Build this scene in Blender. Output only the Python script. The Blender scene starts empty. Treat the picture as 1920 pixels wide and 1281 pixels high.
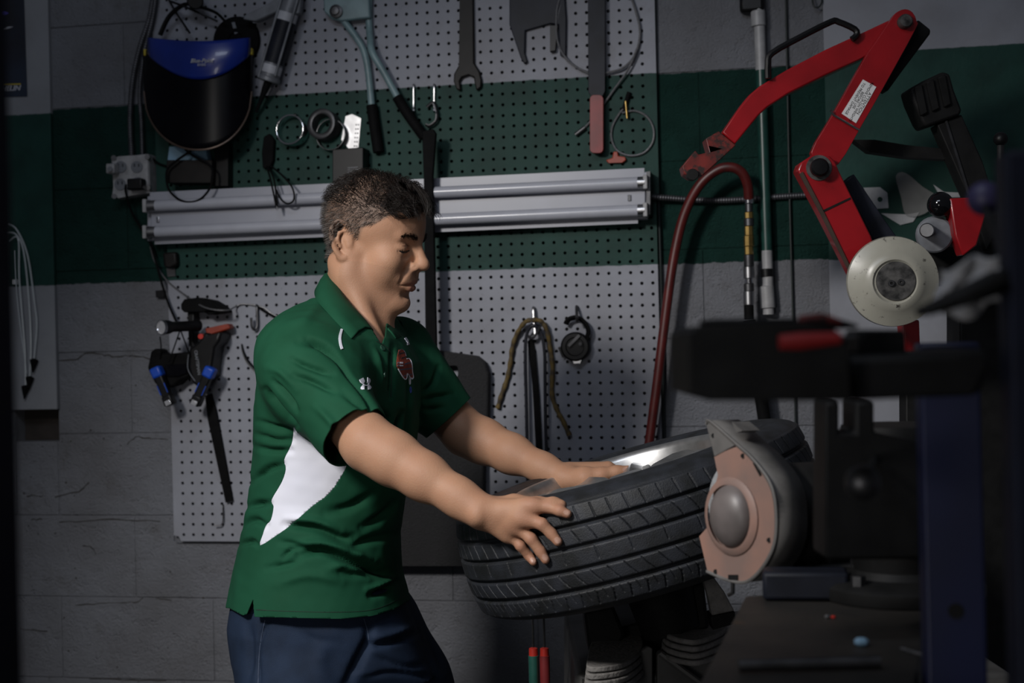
import bpy, bmesh, math, random
import numpy as np
from mathutils import Vector, Matrix
from mathutils.bvhtree import BVHTree
from mathutils.geometry import tessellate_polygon
random.seed(7); np.random.seed(7)
SC = bpy.context.scene
COL = SC.collection

# ---------------------------------------------------------------- camera
F = 2666.67                       # 50 mm lens on a 36 mm wide frame, in pixels of a 1920 x 1281 frame
YAW, ROLL, DW = math.radians(11.0), 0.0235, 3.36
CAM = Vector((DW*math.sin(YAW), -DW*math.cos(YAW), 1.40))
FW = Vector((-math.sin(YAW), math.cos(YAW), 0.0))
RT0 = Vector((math.cos(YAW), math.sin(YAW), 0.0))
UP0 = Vector((0, 0, 1.0))
RT = RT0*math.cos(ROLL) - UP0*math.sin(ROLL)
UP = UP0*math.cos(ROLL) + RT0*math.sin(ROLL)
cd = bpy.data.cameras.new('camera'); cam = bpy.data.objects.new('camera', cd); COL.objects.link(cam)
cd.lens = 50; cd.sensor_width = 36; cd.clip_start = 0.02; cd.clip_end = 50
M = Matrix((RT, UP, -FW)).transposed().to_4x4(); M.translation = CAM
cam.matrix_world = M
cd.dof.use_dof = True; cd.dof.focus_distance = 2.42; cd.dof.aperture_fstop = 4.5
SC.camera = cam

# ---------------------------------------------------------------- world, lights, exposure
w = bpy.data.worlds.new('world'); SC.world = w; w.use_nodes = True
w.node_tree.nodes['Background'].inputs[0].default_value = (0.80, 0.85, 1.0, 1)
w.node_tree.nodes['Background'].inputs[1].default_value = 0.05
SC.view_settings.view_transform = 'Standard'; SC.view_settings.look = 'None'
SC.view_settings.gamma = 1.0; SC.view_settings.use_curve_mapping = False
SC.view_settings.exposure = 0.0

def P(px, py, d):                 # point at distance d in front of the photographer, seen at that spot
    return CAM + FW*d + RT*((px-960)/F*d) - UP*((py-640.5)/F*d)
def W(px, py, off=0.0):           # point on the wall (plane y = -off)
    r = FW + RT*((px-960)/F) - UP*((py-640.5)/F)
    return CAM + r*((-off-CAM.y)/r.y)
def T(px, py, z):                 # point on a level plane
    r = FW + RT*((px-960)/F) - UP*((py-640.5)/F)
    return CAM + r*((z-CAM.z)/r.z)

def lamp(name, kind, loc, target, energy, color, **kw):
    l = bpy.data.lights.new(name, kind); l.energy = energy; l.color = color
    for k, v in kw.items(): setattr(l, k, v)
    o = bpy.data.objects.new(name, l); COL.objects.link(o); o.location = loc
    o.rotation_euler = (Vector(target)-Vector(loc)).to_track_quat('-Z', 'Y').to_euler()
    return o
lamp('key_softbox', 'SPOT', CAM + FW*0.75 - RT0*1.25 + UP0*1.05, P(740, 830, 2.4), 195, (1.0, 0.965, 0.93),
     spot_size=math.radians(64), spot_blend=0.85, shadow_soft_size=0.17)
lamp('ceiling_strip', 'AREA', CAM + FW*0.6 - RT0*0.6 + UP0*1.7, CAM + FW*3.3 + UP0*-0.2, 11, (0.78, 0.86, 1.0),
     shape='RECTANGLE', size=1.2, size_y=0.4)

lamp('front_fill', 'AREA', CAM - FW*0.1 - RT0*0.75 - UP0*0.15, P(1050, 1080, 2.4), 4.5, (1.0, 0.97, 0.94), shape='DISK', size=0.5)  # added low fill, not a workshop lamp; brightens the machine under the tyre

# ---------------------------------------------------------------- materials
MATS = {}
def nodes_of(name):
    m = bpy.data.materials.new(name); m.use_nodes = True
    return m, m.node_tree.nodes, m.node_tree.links, m.node_tree.nodes['Principled BSDF']
def rgb(c): return (c[0], c[1], c[2], 1.0)
def mat(name, col, rough=0.5, metal=0.0, var=0.25, vscale=30.0, bump=0.0, bscale=200.0, col2=None, coat=0.0, spec=0.5, dirt=None, alpha=1.0, trans=0.0, detail=4.0):
    if name in MATS: return MATS[name]
    m, N, L, b = nodes_of(name)
    tc = N.new('ShaderNodeNewGeometry')
    n = N.new('ShaderNodeTexNoise'); n.inputs['Scale'].default_value = vscale; n.inputs['Detail'].default_value = detail
    L.new(tc.outputs['Position'], n.inputs['Vector'])
    mix = N.new('ShaderNodeMix'); mix.data_type = 'RGBA'
    c2 = col2 or tuple(x*(1-var) for x in col)
    mix.inputs['A'].default_value = rgb(col); mix.inputs['B'].default_value = rgb(c2)
    mr = N.new('ShaderNodeMapRange'); mr.inputs['From Min'].default_value = 0.38; mr.inputs['From Max'].default_value = 0.66
    L.new(n.outputs['Fac'], mr.inputs['Value']); L.new(mr.outputs['Result'], mix.inputs['Factor'])
    out = mix.outputs['Result']
    if dirt:
        n3 = N.new('ShaderNodeTexNoise'); n3.inputs['Scale'].default_value = dirt[1]; n3.inputs['Detail'].default_value = 6; n3.inputs['Roughness'].default_value = 0.7
        L.new(tc.outputs['Position'], n3.inputs['Vector'])
        m3 = N.new('ShaderNodeMapRange'); m3.inputs['From Min'].default_value = dirt[2]; m3.inputs['From Max'].default_value = dirt[2]+0.1
        L.new(n3.outputs['Fac'], m3.inputs['Value'])
        mx = N.new('ShaderNodeMix'); mx.data_type = 'RGBA'; L.new(m3.outputs['Result'], mx.inputs['Factor'])
        L.new(out, mx.inputs['A']); mx.inputs['B'].default_value = rgb(dirt[0]); out = mx.outputs['Result']
    L.new(out, b.inputs['Base Color'])
    b.inputs['Roughness'].default_value = rough; b.inputs['Metallic'].default_value = metal
    b.inputs['Coat Weight'].default_value = coat; b.inputs['Specular IOR Level'].default_value = spec
    b.inputs['Alpha'].default_value = alpha; b.inputs['Transmission Weight'].default_value = trans
    if bump:
        n2 = N.new('ShaderNodeTexNoise'); n2.inputs['Scale'].default_value = bscale; n2.inputs['Detail'].default_value = 5
        L.new(tc.outputs['Position'], n2.inputs['Vector'])
        bp = N.new('ShaderNodeBump'); bp.inputs['Strength'].default_value = bump; bp.inputs['Distance'].default_value = 0.004
        L.new(n2.outputs['Fac'], bp.inputs['Height']); L.new(bp.outputs['Normal'], b.inputs['Normal'])
    MATS[name] = m
    return m

def paint(name, zlo, zhi, rough_wall=True, white=(0.265, 0.275, 0.305), green=(0.010, 0.045, 0.036), stains=0.5):
    """painted masonry or board: pale paint with a green band between two heights"""
    m, N, L, b = nodes_of(name)
    g = N.new('ShaderNodeNewGeometry'); sx = N.new('ShaderNodeSeparateXYZ'); L.new(g.outputs['Position'], sx.inputs[0])
    def noise(sc, det=5, rough=0.6):
        n = N.new('ShaderNodeTexNoise'); n.inputs['Scale'].default_value = sc; n.inputs['Detail'].default_value = det; n.inputs['Roughness'].default_value = rough
        L.new(g.outputs['Position'], n.inputs['Vector']); return n.outputs['Fac']
    def math_(op, a, bb, c=None):
        n = N.new('ShaderNodeMath'); n.operation = op
        for i, x in enumerate((a, bb, c)):
            if x is None: continue
            if isinstance(x, (int, float)): n.inputs[i].default_value = x
            else: L.new(x, n.inputs[i])
        return n.outputs[0]
    def mrange(v, a, bb):
        n = N.new('ShaderNodeMapRange'); n.inputs['From Min'].default_value = a; n.inputs['From Max'].default_value = bb
        L.new(v, n.inputs['Value']); return n.outputs['Result']
    def mixc(f, a, bb):
        n = N.new('ShaderNodeMix'); n.data_type = 'RGBA'; L.new(f, n.inputs['Factor'])
        for k, x in (('A', a), ('B', bb)):
            if isinstance(x, tuple): n.inputs[k].default_value = rgb(x)
            else: L.new(x, n.inputs[k])
        return n.outputs['Result']
    z = math_('ADD', sx.outputs['Z'], math_('MULTIPLY', math_('SUBTRACT', noise(45, 3), 0.5), 0.012 if rough_wall else 0.005))
    band = math_('MULTIPLY', mrange(z, zlo-0.0012, zlo+0.0012), math_('SUBTRACT', 1.0, mrange(z, zhi-0.0012, zhi+0.0012)))
    wcol = mixc(mrange(noise(4.0, 6), 0.4, 0.68), white, tuple(x*y for x, y in zip(white, (0.78, 0.76, 0.74))))
    wcol = mixc(math_('MULTIPLY', mrange(noise(9, 8, 0.75), 0.56, 0.74), stains), wcol, (0.10, 0.085, 0.065))
    wcol = mixc(math_('MULTIPLY', mrange(noise(70, 8, 0.8), 0.60, 0.68), stains*1.3), wcol, (0.05, 0.045, 0.04))
    gcol = mixc(mrange(noise(12, 6), 0.4, 0.65), green, tuple(x*0.72 for x in green))
    L.new(mixc(band, wcol, gcol), b.inputs['Base Color'])
    b.inputs['Roughness'].default_value = 0.6; b.inputs['Specular IOR Level'].default_value = 0.22
    bp = N.new('ShaderNodeBump'); bp.inputs['Distance'].default_value = 0.009 if rough_wall else 0.004
    if rough_wall:
        vo = N.new('ShaderNodeTexVoronoi'); vo.inputs['Scale'].default_value = 190; L.new(g.outputs['Position'], vo.inputs['Vector'])
        h = math_('ADD', math_('MULTIPLY', noise(160, 6, 0.75), 1.2), math_('MULTIPLY', math_('MULTIPLY', mrange(noise(30, 3), 0.5, 0.7), -0.8), math_('SUBTRACT', 1.0, vo.outputs['Distance'])))
        h = math_('ADD', h, math_('MULTIPLY', noise(14, 4), 1.2))
        L.new(h, bp.inputs['Height']); bp.inputs['Strength'].default_value = 0.9
    else:
        L.new(noise(60, 4), bp.inputs['Height']); bp.inputs['Strength'].default_value = 0.15
    L.new(bp.outputs['Normal'], b.inputs['Normal'])
    MATS[name] = m
    return m

# ---------------------------------------------------------------- mesh helpers
def spline(pts, n=8, closed=False):
    pts = [tuple(p) for p in pts]; out = []
    m = len(pts)
    if m < 3: return [Vector(p) if len(p) == 3 else p for p in pts]
    rng = range(m if closed else m-1)
    for i in rng:
        g = (lambda j: pts[j % m]) if closed else (lambda j: pts[max(0, min(m-1, j))])
        p0, p1, p2, p3 = g(i-1), g(i), g(i+1), g(i+2)
        for k in range(n):
            t = k/n
            out.append(tuple(0.5*((2*b)+(-a+c)*t+(2*a-5*b+4*c-d)*t*t+(-a+3*b-3*c+d)*t**3) for a, b, c, d in zip(p0, p1, p2, p3)))
    if not closed: out.append(pts[-1])
    return out

class MB:
    def __init__(s): s.v = []; s.f = []
    def add(s, v, f):
        o = len(s.v); s.v += [Vector(x) for x in v]; s.f += [tuple(i+o for i in q) for q in f]; return s
    def box(s, c, size, rot=None):
        hx, hy, hz = (x/2 for x in size); vs = []
        for z in (-hz, hz):
            for x, y in ((-hx, -hy), (hx, -hy), (hx, hy), (-hx, hy)):
                p = Vector((x, y, z)); vs.append((rot @ p if rot else p) + Vector(c))
        return s.add(vs, [(3, 2, 1, 0), (4, 5, 6, 7), (0, 1, 5, 4), (1, 2, 6, 5), (2, 3, 7, 6), (3, 0, 4, 7)])
    def tube(s, path, r, n=8, closed=False, flat=1.0, side=None):
        path = [Vector(p) for p in path]; m = len(path)
        rs = r if isinstance(r, (list, tuple)) else [r]*m
        if len(rs) != m: rs = list(np.interp(np.linspace(0, 1, m), np.linspace(0, 1, len(rs)), rs))
        tans = []
        for i in range(m):
            a = path[(i-1) % m] if closed or i else path[0]; b = path[(i+1) % m] if closed or i < m-1 else path[-1]
            t = (b-a); tans.append(t.normalized() if t.length > 1e-9 else Vector((0, 0, 1)))
        u = side.copy() if side else tans[0].orthogonal(); vs = []
        for i in range(m):
            u = (u - tans[i]*u.dot(tans[i])); u = u.normalized() if u.length > 1e-9 else tans[i].orthogonal().normalized()
            w_ = tans[i].cross(u)
            for k in range(n):
                a = 2*math.pi*k/n; vs.append(path[i] + (u*math.cos(a) + w_*math.sin(a)*flat)*rs[i])
        fs = []
        for i in range(m if closed else m-1):
            for k in range(n):
                j = (i+1) % m; fs.append((i*n+k, i*n+(k+1) % n, j*n+(k+1) % n, j*n+k))
        if not closed: fs += [tuple(range(n-1, -1, -1)), tuple((m-1)*n+k for k in range(n))]
        return s.add(vs, fs)
    def lathe(s, prof, o, axis, n=32, closed=False):
        axis = Vector(axis).normalized(); u = axis.orthogonal().normalized(); w_ = axis.cross(u); vs = []; o = Vector(o)
        for r, h in prof:
            for k in range(n):
                a = 2*math.pi*k/n; vs.append(o + axis*h + (u*math.cos(a)+w_*math.sin(a))*max(r, 1e-5))
        fs = []; m = len(prof)
        for i in range(m if closed else m-1):
            j = (i+1) % m
            for k in range(n): fs.append((i*n+k, i*n+(k+1) % n, j*n+(k+1) % n, j*n+k))
        if not closed:
            fs += [tuple(range(n-1, -1, -1)), tuple((m-1)*n+k for k in range(n))]
        return s.add(vs, fs)
    def cyl(s, a, b, r, n=20, r2=None, bev=0.0):
        a = Vector(a); b = Vector(b); h = (b-a).length; r2 = r if r2 is None else r2
        prof = [(r, 0), (r2, h)] if not bev else [(r-bev, 0), (r, bev), (r2, h-bev), (r2-bev, h)]
        return s.lathe(prof, a, b-a, n)
    def prism(s, front, vec, holes=()):
        vec = Vector(vec); loops = [[Vector(p) for p in front]] + [[Vector(p) for p in h] for h in holes]
        tris = tessellate_polygon(loops); allv = [p for l in loops for p in l]; n = len(allv)
        nrm = Vector((0, 0, 0))
        fs = []
        for t in tris:
            a, b, c = (allv[i] for i in t)
            if (b-a).cross(c-a).dot(vec) > 0: t = (t[0], t[2], t[1])
            fs.append(tuple(t)); fs.append((t[2]+n, t[1]+n, t[0]+n))
        k = 0
        for l in loops:
            m = len(l)
            for i in range(m): fs.append((k+i, k+(i+1) % m, k+(i+1) % m+n, k+i+n))
            k += m
        return s.add(allv + [p+vec for p in allv], fs)
    def ell(s, c, r, rot=None, nu=20, nv=12):
        vs = []; c = Vector(c)
        for j in range(nv+1):
            th = math.pi*j/nv
            for i in range(nu):
                a = 2*math.pi*i/nu
                p = Vector((r[0]*math.sin(th)*math.cos(a), r[1]*math.sin(th)*math.sin(a), r[2]*math.cos(th)))
                vs.append((rot @ p if rot else p)+c)
        fs = [(j*nu+i, (j+1)*nu+i, (j+1)*nu+(i+1) % nu, j*nu+(i+1) % nu) for j in range(nv) for i in range(nu)]
        return s.add(vs, fs)
    def grid(s, rows, closed=False):
        n = len(rows[0]); vs = [p for r in rows for p in r]
        fs = [(i*n+k, i*n+(k+1) % n, (i+1)*n+(k+1) % n, (i+1)*n+k) for i in range(len(rows)-1) for k in range(n if closed else n-1)]
        return s.add(vs, fs)
    def build(s, name, m, parent=None, label=None, cat=None, group=None, kind=None, smooth=40, bevel=0, weld=True, solid=0, subsurf=0, segs=2):
        me = bpy.data.meshes.new(name)
        if parent is not None: org = parent['_o'] if '_o' in parent.keys() else None
        lo = Vector((min(v[i] for v in s.v) for i in range(3))); hi = Vector((max(v[i] for v in s.v) for i in range(3)))
        c = Vector(WORLD[parent.name]) if parent is not None else Vector(((lo.x+hi.x)/2, (lo.y+hi.y)/2, lo.z))
        me.from_pydata([v-c for v in s.v], [], s.f)
        if weld:
            b = bmesh.new(); b.from_mesh(me); bmesh.ops.remove_doubles(b, verts=b.verts, dist=1e-6)
            bmesh.ops.dissolve_degenerate(b, edges=b.edges, dist=1e-7)
            bmesh.ops.recalc_face_normals(b, faces=b.faces); b.to_mesh(me); b.free()
        me.validate()
        if smooth: me.shade_smooth(); me.set_sharp_from_angle(angle=math.radians(smooth))
        return link(name, me, m, parent, c, label, cat, group, kind, bevel, solid, subsurf, segs)

WORLD = {}
def link(name, me, m, parent=None, c=Vector((0, 0, 0)), label=None, cat=None, group=None, kind=None, bevel=0, solid=0, subsurf=0, segs=2):
    o = bpy.data.objects.new(name, me); COL.objects.link(o)
    if m: me.materials.append(m if not isinstance(m, str) else MATS[m])
    if parent is not None: o.parent = parent
    else: o.location = c
    WORLD[o.name] = tuple(c) if parent is None else WORLD[parent.name]
    if solid:
        q = o.modifiers.new('solidify', 'SOLIDIFY'); q.thickness = solid; q.offset = -1
    if bevel:
        q = o.modifiers.new('bevel', 'BEVEL'); q.width = bevel; q.segments = segs; q.limit_method = 'ANGLE'; q.angle_limit = math.radians(40); q.harden_normals = False
    if subsurf:
        q = o.modifiers.new('subsurf', 'SUBSURF'); q.levels = q.render_levels = subsurf
    tag(o, label, cat, group, kind)
    return o
def tag(o, label=None, cat=None, group=None, kind=None):
    for k, v in (('label', label), ('category', cat), ('group', group), ('kind', kind)):
        if v: o[k] = v
def thing(name, label, cat, loc, group=None):
    o = bpy.data.objects.new(name, None); COL.objects.link(o); o.location = loc; o.empty_display_size = 0.05
    WORLD[o.name] = tuple(loc); tag(o, label, cat, group); return o

def wpts(pts, off): return [W(x, y, off) for x, y in pts]
def wprism(pts, off, th, holes=(), mb=None):        # outline on the wall, standing off it, with real thickness
    return (mb or MB()).prism(wpts(pts, off+th), (0, th, 0), [wpts(h, off+th) for h in holes])
def wtube(pts, r, n=8, sm=6, mb=None, flat=1.0):    # (px, py, off)
    q = spline(pts, sm) if len(pts) > 2 else pts
    return (mb or MB()).tube([W(*p) for p in q], r, n, flat=flat)
def dprism(pts, d, th, holes=(), mb=None):
    return (mb or MB()).prism([P(x, y, d) for x, y in pts], FW*th, [[P(x, y, d) for x, y in h] for h in holes])
def dtube(pts, r, n=8, sm=6, mb=None, flat=1.0, side=None):
    q = spline(pts, sm) if len(pts) > 2 else pts
    return (mb or MB()).tube([P(*p) for p in q], r, n, flat=flat, side=side)
def rrect(x0, y0, x1, y1, r, n=4):
    out = []
    for cx, cy, a0 in ((x1-r, y0+r, -90), (x1-r, y1-r, 0), (x0+r, y1-r, 90), (x0+r, y0+r, 180)):
        for k in range(n+1):
            a = math.radians(a0+90*k/n); out.append((cx+r*math.cos(a), cy+r*math.sin(a)))
    return out
def circ(cx, cy, r, n=20, ry=None): return [(cx+r*math.cos(2*math.pi*k/n), cy+(ry or r)*math.sin(2*math.pi*k/n)) for k in range(n)]
def text(name, s, size, loc, right, up, m, parent, ext=0.0003, align='CENTER', font_shear=0.0, space=1.0, sx=1.0, bold=0.0):
    cu = bpy.data.curves.new('t', 'FONT'); cu.body = s; cu.size = size; cu.extrude = ext; cu.align_x = align; cu.align_y = 'CENTER'; cu.shear = font_shear; cu.space_character = space; cu.offset = bold
    o = bpy.data.objects.new('t', cu); COL.objects.link(o)
    me = bpy.data.meshes.new_from_object(o.evaluated_get(bpy.context.evaluated_depsgraph_get()))
    bpy.data.objects.remove(o); bpy.data.curves.remove(cu)
    right = Vector(right).normalized(); up = Vector(up); up = (up-right*up.dot(right)).normalized(); nn = right.cross(up)
    R = Matrix((right*sx, up, nn)).transposed().to_4x4(); R.translation = Vector(loc)-Vector(WORLD[parent.name])
    me.transform(R); me.name = name
    return link(name, me, m, parent)
# ================================================================ the setting
ZLO, ZHI = W(900, 507.5).z, W(900, 158.5).z
paint('wall_paint', ZLO, ZHI, True)
paint('board_paint', ZLO, ZHI, False, white=(0.272, 0.282, 0.322), stains=0.28)
paint('panel_paint_l', W(60, 537).z, W(60, 216).z, False, white=(0.235, 0.245, 0.265), stains=0.12)
paint('panel_paint_r', W(1700, 484).z, W(1800, 91).z, False, white=(0.265, 0.275, 0.31), stains=0.08)
mat('mortar', (0.2, 0.2, 0.205), 0.8, bump=0.5, bscale=120)
mat('hole_dark', (0.035, 0.028, 0.024), 0.9, bump=0.6, bscale=60)
mat('concrete', (0.09, 0.088, 0.085), 0.8, var=0.4, vscale=6, bump=0.3)
mat('black_plastic', (0.006, 0.006, 0.007), 0.42, var=0.4, spec=0.25)
mat('black_rubber', (0.006, 0.006, 0.0065), 0.7, var=0.3, spec=0.06)
mat('steel', (0.42, 0.42, 0.43), 0.32, 1.0, var=0.3)
mat('steel_dark', (0.10, 0.10, 0.105), 0.45, 0.9, var=0.4)
mat('white_enamel', (0.30, 0.31, 0.36), 0.35, var=0.08, vscale=9)
mat('white_plain', (0.7, 0.7, 0.7), 0.5, var=0.1)

XL, XR = W(-160, 640).x, W(2150, 640).x
CH = 0.2045; Z0 = W(200, 660).z; Z0 -= CH*math.floor(Z0/CH)          # bed joints
XJ = W(247, 740).x; BL = 0.406
HX0, HX1 = W(28, 800).x, W(110, 800).x; HZ0, HZ1 = W(70, 828).z, W(70, 765).z
wall = MB().prism([(XL-.2, 0.0024, 0), (XR+.2, 0.0024, 0), (XR+.2, 0.0024, 2.9), (XL-.2, 0.0024, 2.9)], (0, 0.05, 0),
    [[(HX0, 0.0024, HZ0), (HX1, 0.0024, HZ0), (HX1, 0.0024, HZ1), (HX0, 0.0024, HZ1)]]).build('wall_back', 'wall_paint', kind='structure', label='painted concrete block wall with green band')
proto = {}
row = 0; zz = Z0-CH
while zz < 2.75:
    lo, hi = max(zz, 0.0), min(zz+CH, 2.75)
    if hi-lo > 0.02:
        k660 = round((zz-W(200, 660).z)/CH)
        x = XJ + (BL/2 if k660 % 2 == 0 else 0) - BL*12
        while x < XR:
            x0, x1 = max(x, XL-0.15), min(x+BL, XR+0.15)
            if x1-x0 > 0.03:
                rects = [(x0, x1, lo, hi)]
                if x0 < HX1 and x1 > HX0 and lo < HZ1 and hi > HZ0:     # the chipped-out hole below the left panel
                    rects = [(x0, HX0, lo, hi), (HX1, x1, lo, hi), (max(x0, HX0), min(x1, HX1), lo, HZ0), (max(x0, HX0), min(x1, HX1), HZ1, hi)]
                for a, b, c, d in rects:
                    if b-a < 0.012 or d-c < 0.012: continue
                    j = 0.0009
                    key = (round(b-a, 3), round(d-c, 3))
                    loc = Vector(((a+b)/2, 0.0-random.random()*0.0015, (c+d)/2))
                    if key not in proto:
                        o = MB().box((0, 0.021, 0), (b-a-2*j, 0.042, d-c-2*j)).build('block', 'wall_paint', wall, bevel=0.0018)
                        me = o.data
                        for v in me.vertices: v.co += Vector(WORLD[wall.name])
                        proto[key] = o
                    else:
                        o = proto[key].copy(); COL.objects.link(o); o.parent = wall
                    o.location = loc-Vector(WORLD[wall.name])
            x += BL
    zz += CH
MB().box(((HX0+HX1)/2, 0.0505, (HZ0+HZ1)/2), (HX1-HX0-.0005, 0.004, HZ1-HZ0-.0005)).build('hole_back', 'hole_dark', wall)
MB().box((0.4, -2.5, -0.05), (7, 5.4, 0.1)).build('floor', 'concrete', kind='structure', label='grey concrete workshop floor')

# smooth boards on the masonry, left and right
def panel(name, label, x0, x1, z0, z1, m, off=0.014, off0=0.0):
    return MB().box(((x0+x1)/2, -(off0+off)/2-0.001, (z0+z1)/2), (x1-x0, off-off0, z1-z0)).build(name, m, label=label, kind='structure', bevel=0.0015)
panel('wall_left', 'smooth pale wall panel with green band behind the poster and clear tubing', W(-150, 400).x, W(99, 400, 0.014).x, W(60, 768).z, 2.6, 'panel_paint_l')
panel('wall_right', 'smooth pale wall panel with green band behind the red machine arm', W(1552, 400, 0.014).x, XR+0.1, W(1700, 1000).z, 2.6, 'panel_paint_r')

# pegboards with real holes
def pegboard(name, label, x0, x1, z0, z1, ph, off=0.012, th=0.005, corner=None):
    S = 0.0254; r = 0.0041; n = 8
    cols = [x for x in (ph[0]+S*i for i in range(-80, 80)) if x0+0.014 < x < x1-0.010]
    rows = [z for z in (ph[1]+S*i for i in range(-80, 80)) if z0+0.014 < z < z1-0.012]
    xs = [x0]+[(a+b)/2 for a, b in zip(cols, cols[1:])]+[x1]
    zs = [z0]+[(a+b)/2 for a, b in zip(rows, rows[1:])]+[z1]
    vs = []; fs = []; yf = -off-th; yb = -off
    for i, cx in enumerate(cols):
        for j, cz in enumerate(rows):
            o = len(vs); a0, a1, c0, c1 = xs[i], xs[i+1], zs[j], zs[j+1]
            if corner and i == 0 and j == 0: cut = True
            ring = [(cx+r*math.cos(math.pi/8+2*math.pi*k/n), cz+r*math.sin(math.pi/8+2*math.pi*k/n)) for k in range(n)]
            mx, mz = (a0+a1)/2, (c0+c1)/2
            out = [(a1, mz), (a1, c1), (mx, c1), (a0, c1), (a0, mz), (a0, c0), (mx, c0), (a1, c0)]
            if corner and i == 0 and j == 0: out[5] = (a0+0.012, c0+0.012)
            vs += [(p[0], yf, p[1]) for p in out]+[(p[0], yf, p[1]) for p in ring]+[(p[0], yb, p[1]) for p in ring]
            for k in range(n):
                k2 = (k+1) % n
                # outer k sits at angle 45*k, ring k at 22.5+45*k
                fs.append((o+k, o+8+(k-1) % n, o+8+k)); fs.append((o+k, o+8+k, o+k2))
                fs.append((o+8+k, o+16+k, o+16+k2, o+8+k2))
    mb = MB(); mb.add(vs, fs)
    # edges
    for a, b in (((x0, z0), (x0, z1)), ((x1, z1), (x1, z0)), ((x1, z0), (x0, z0)), ((x0, z1), (x1, z1))):
        mb.add([(a[0], yf, a[1]), (a[0], yb, a[1]), (b[0], yb, b[1]), (b[0], yf, b[1])], [(0, 1, 2, 3)])
    o = thing(name, label, 'pegboard', ((x0+x1)/2, 0, z0))
    mb.build('panel', 'board_paint', o, smooth=0, weld=False)
    for z in (z0+0.03, z1-0.03):                         # furring strips hold the board off the wall
        MB().box(((x0+x1)/2, -off/2-0.001, z), (x1-x0-0.06, off-0.002, 0.012)).build('furring_strip', 'hole_dark', o)
    return o
PB = 0.017
xr_ = W(1233, 250, PB).x; zs_ = W(760, 395, PB).z
ph = W(813+1, 523, PB)
pegboard('pegboard', 'upper pegboard, pale above and green below, behind face shield and wrenches', W(290, 200, PB).x, xr_, zs_+0.001, 2.45, (W(820.5, 22.5, PB).x, W(820.5, 22.5, PB).z))
pegboard('pegboard', 'lower pale pegboard with rounded corner under the fluorescent light', W(319, 700, PB).x, W(1238, 700, PB).x, W(330, 1015, PB).z, zs_-0.001, (W(822.3, 523, PB).x, W(822.3, 523, PB).z), corner=True)

# cracks and pinholes in the old paint
mat('crack_dark', (0.045, 0.042, 0.04), 0.9)
for pts in ([(106, 678), (143, 675), (163, 661), (197, 666), (217, 669), (246, 666), (281, 673), (306, 671)], [(49, 930), (64, 929), (79, 931)], [(103, 932), (148, 922), (167, 905)], [(238, 834), (254, 819), (285, 822), (315, 825)], [(59, 974), (79, 974)], [(143, 1134), (195, 1132), (240, 1131), (258, 1130), (268, 1120)], [(292, 1122), (300, 1124), (322, 1127)], [(36, 1180), (62, 1181), (89, 1184)], [(156, 1023), (172, 1026), (180, 1039)], [(167, 1273), (230, 1275), (312, 1276)], [(1420, 885), (1470, 884), (1540, 889)], [(112, 980), (190, 974), (300, 978)]):
    q = []
    for (x0, y0), (x1, y1) in zip(pts, pts[1:]):
        for k in range(5): q.append((x0+(x1-x0)*k/5+random.uniform(-1, 1), y0+(y1-y0)*k/5+random.uniform(-1.3, 1.3), .0016))
    q.append((*pts[-1], .0016))
    MB().tube([W(*p) for p in q], [random.uniform(.0006, .0019) for _ in q], 5, flat=.4, side=Vector((0, 0, 1))).build('crack', 'crack_dark', wall)
for k in range(46):
    x, y = random.uniform(45, 425), random.uniform(700, 1275)
    if x > 312 and y < 1020: continue
    c = W(x, y, .0012); r = random.uniform(.0008, .0026)
    MB().ell(c, (r*random.uniform(.7, 1.4), .0009, r), None, 7, 4).build('paint_pit', 'crack_dark', wall)
# ================================================================ things on the wall
mat('conduit', (0.10, 0.10, 0.11), 0.45, 0.7, var=0.4)
mat('shield_blue', (0.004, 0.022, 0.22), 0.30, var=0.25, vscale=12, coat=0.2)
mat('visor', (0.003, 0.003, 0.0045), 0.3, var=0.2, spec=0.08)
mat('edge_bronze', (0.10, 0.07, 0.055), 0.4, 0.5)
mat('yellow', (0.55, 0.42, 0.03), 0.5)
mat('grey_plastic', (0.14, 0.15, 0.17), 0.5, var=0.2)
mat('outlet_grey', (0.34, 0.34, 0.35), 0.5, var=0.35, vscale=40)
mat('gun_grey', (0.17, 0.18, 0.20), 0.45, 0.2, var=0.3)
mat('cutter_blue', (0.17, 0.26, 0.28), 0.42, var=0.3, vscale=25)
mat('chrome', (0.75, 0.75, 0.77), 0.14, 1.0, var=0.1)
mat('navy_steel', (0.012, 0.014, 0.022), 0.5, var=0.4, vscale=20, spec=.2)
mat('brown_steel', (0.010, 0.0085, 0.008), 0.5, var=0.4, spec=.2)
mat('red_grip', (0.20, 0.006, 0.008), 0.35, var=0.3, spec=.3)
mat('orange_red', (0.30, 0.035, 0.012), 0.5, var=0.3)
mat('cable', (0.20, 0.20, 0.21), 0.45, 0.6, var=0.4, vscale=300)
mat('tube_clear', (0.62, 0.66, 0.68), 0.15, var=0.1, alpha=0.55)
mat('light_blue', (0.19, 0.33, 0.46), 0.5, var=0.2)
mat('blue_clip', (0.006, 0.06, 0.42), 0.4, var=0.2)
mat('rope_brown', (0.13, 0.085, 0.02), 0.75, col2=(0.035, 0.025, 0.015), vscale=60)
mat('hose_red', (0.085, 0.008, 0.007), 0.42, var=0.4, vscale=25, dirt=((0.03, 0.01, 0.008), 30, 0.6))
mat('brass', (0.45, 0.30, 0.10), 0.35, 0.9, var=0.4)
mat('pipe_green', (0.011, 0.050, 0.040), 0.35, var=0.3)
mat('poster_ink', (0.005, 0.006, 0.012), 0.5, col2=(0.012, 0.022, 0.045), vscale=5)
mat('poster_white', (0.45, 0.46, 0.5), 0.5)
mat('pad_black', (0.022, 0.022, 0.024), 0.85, var=0.45, vscale=500, bump=1.0, bscale=420)
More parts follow.
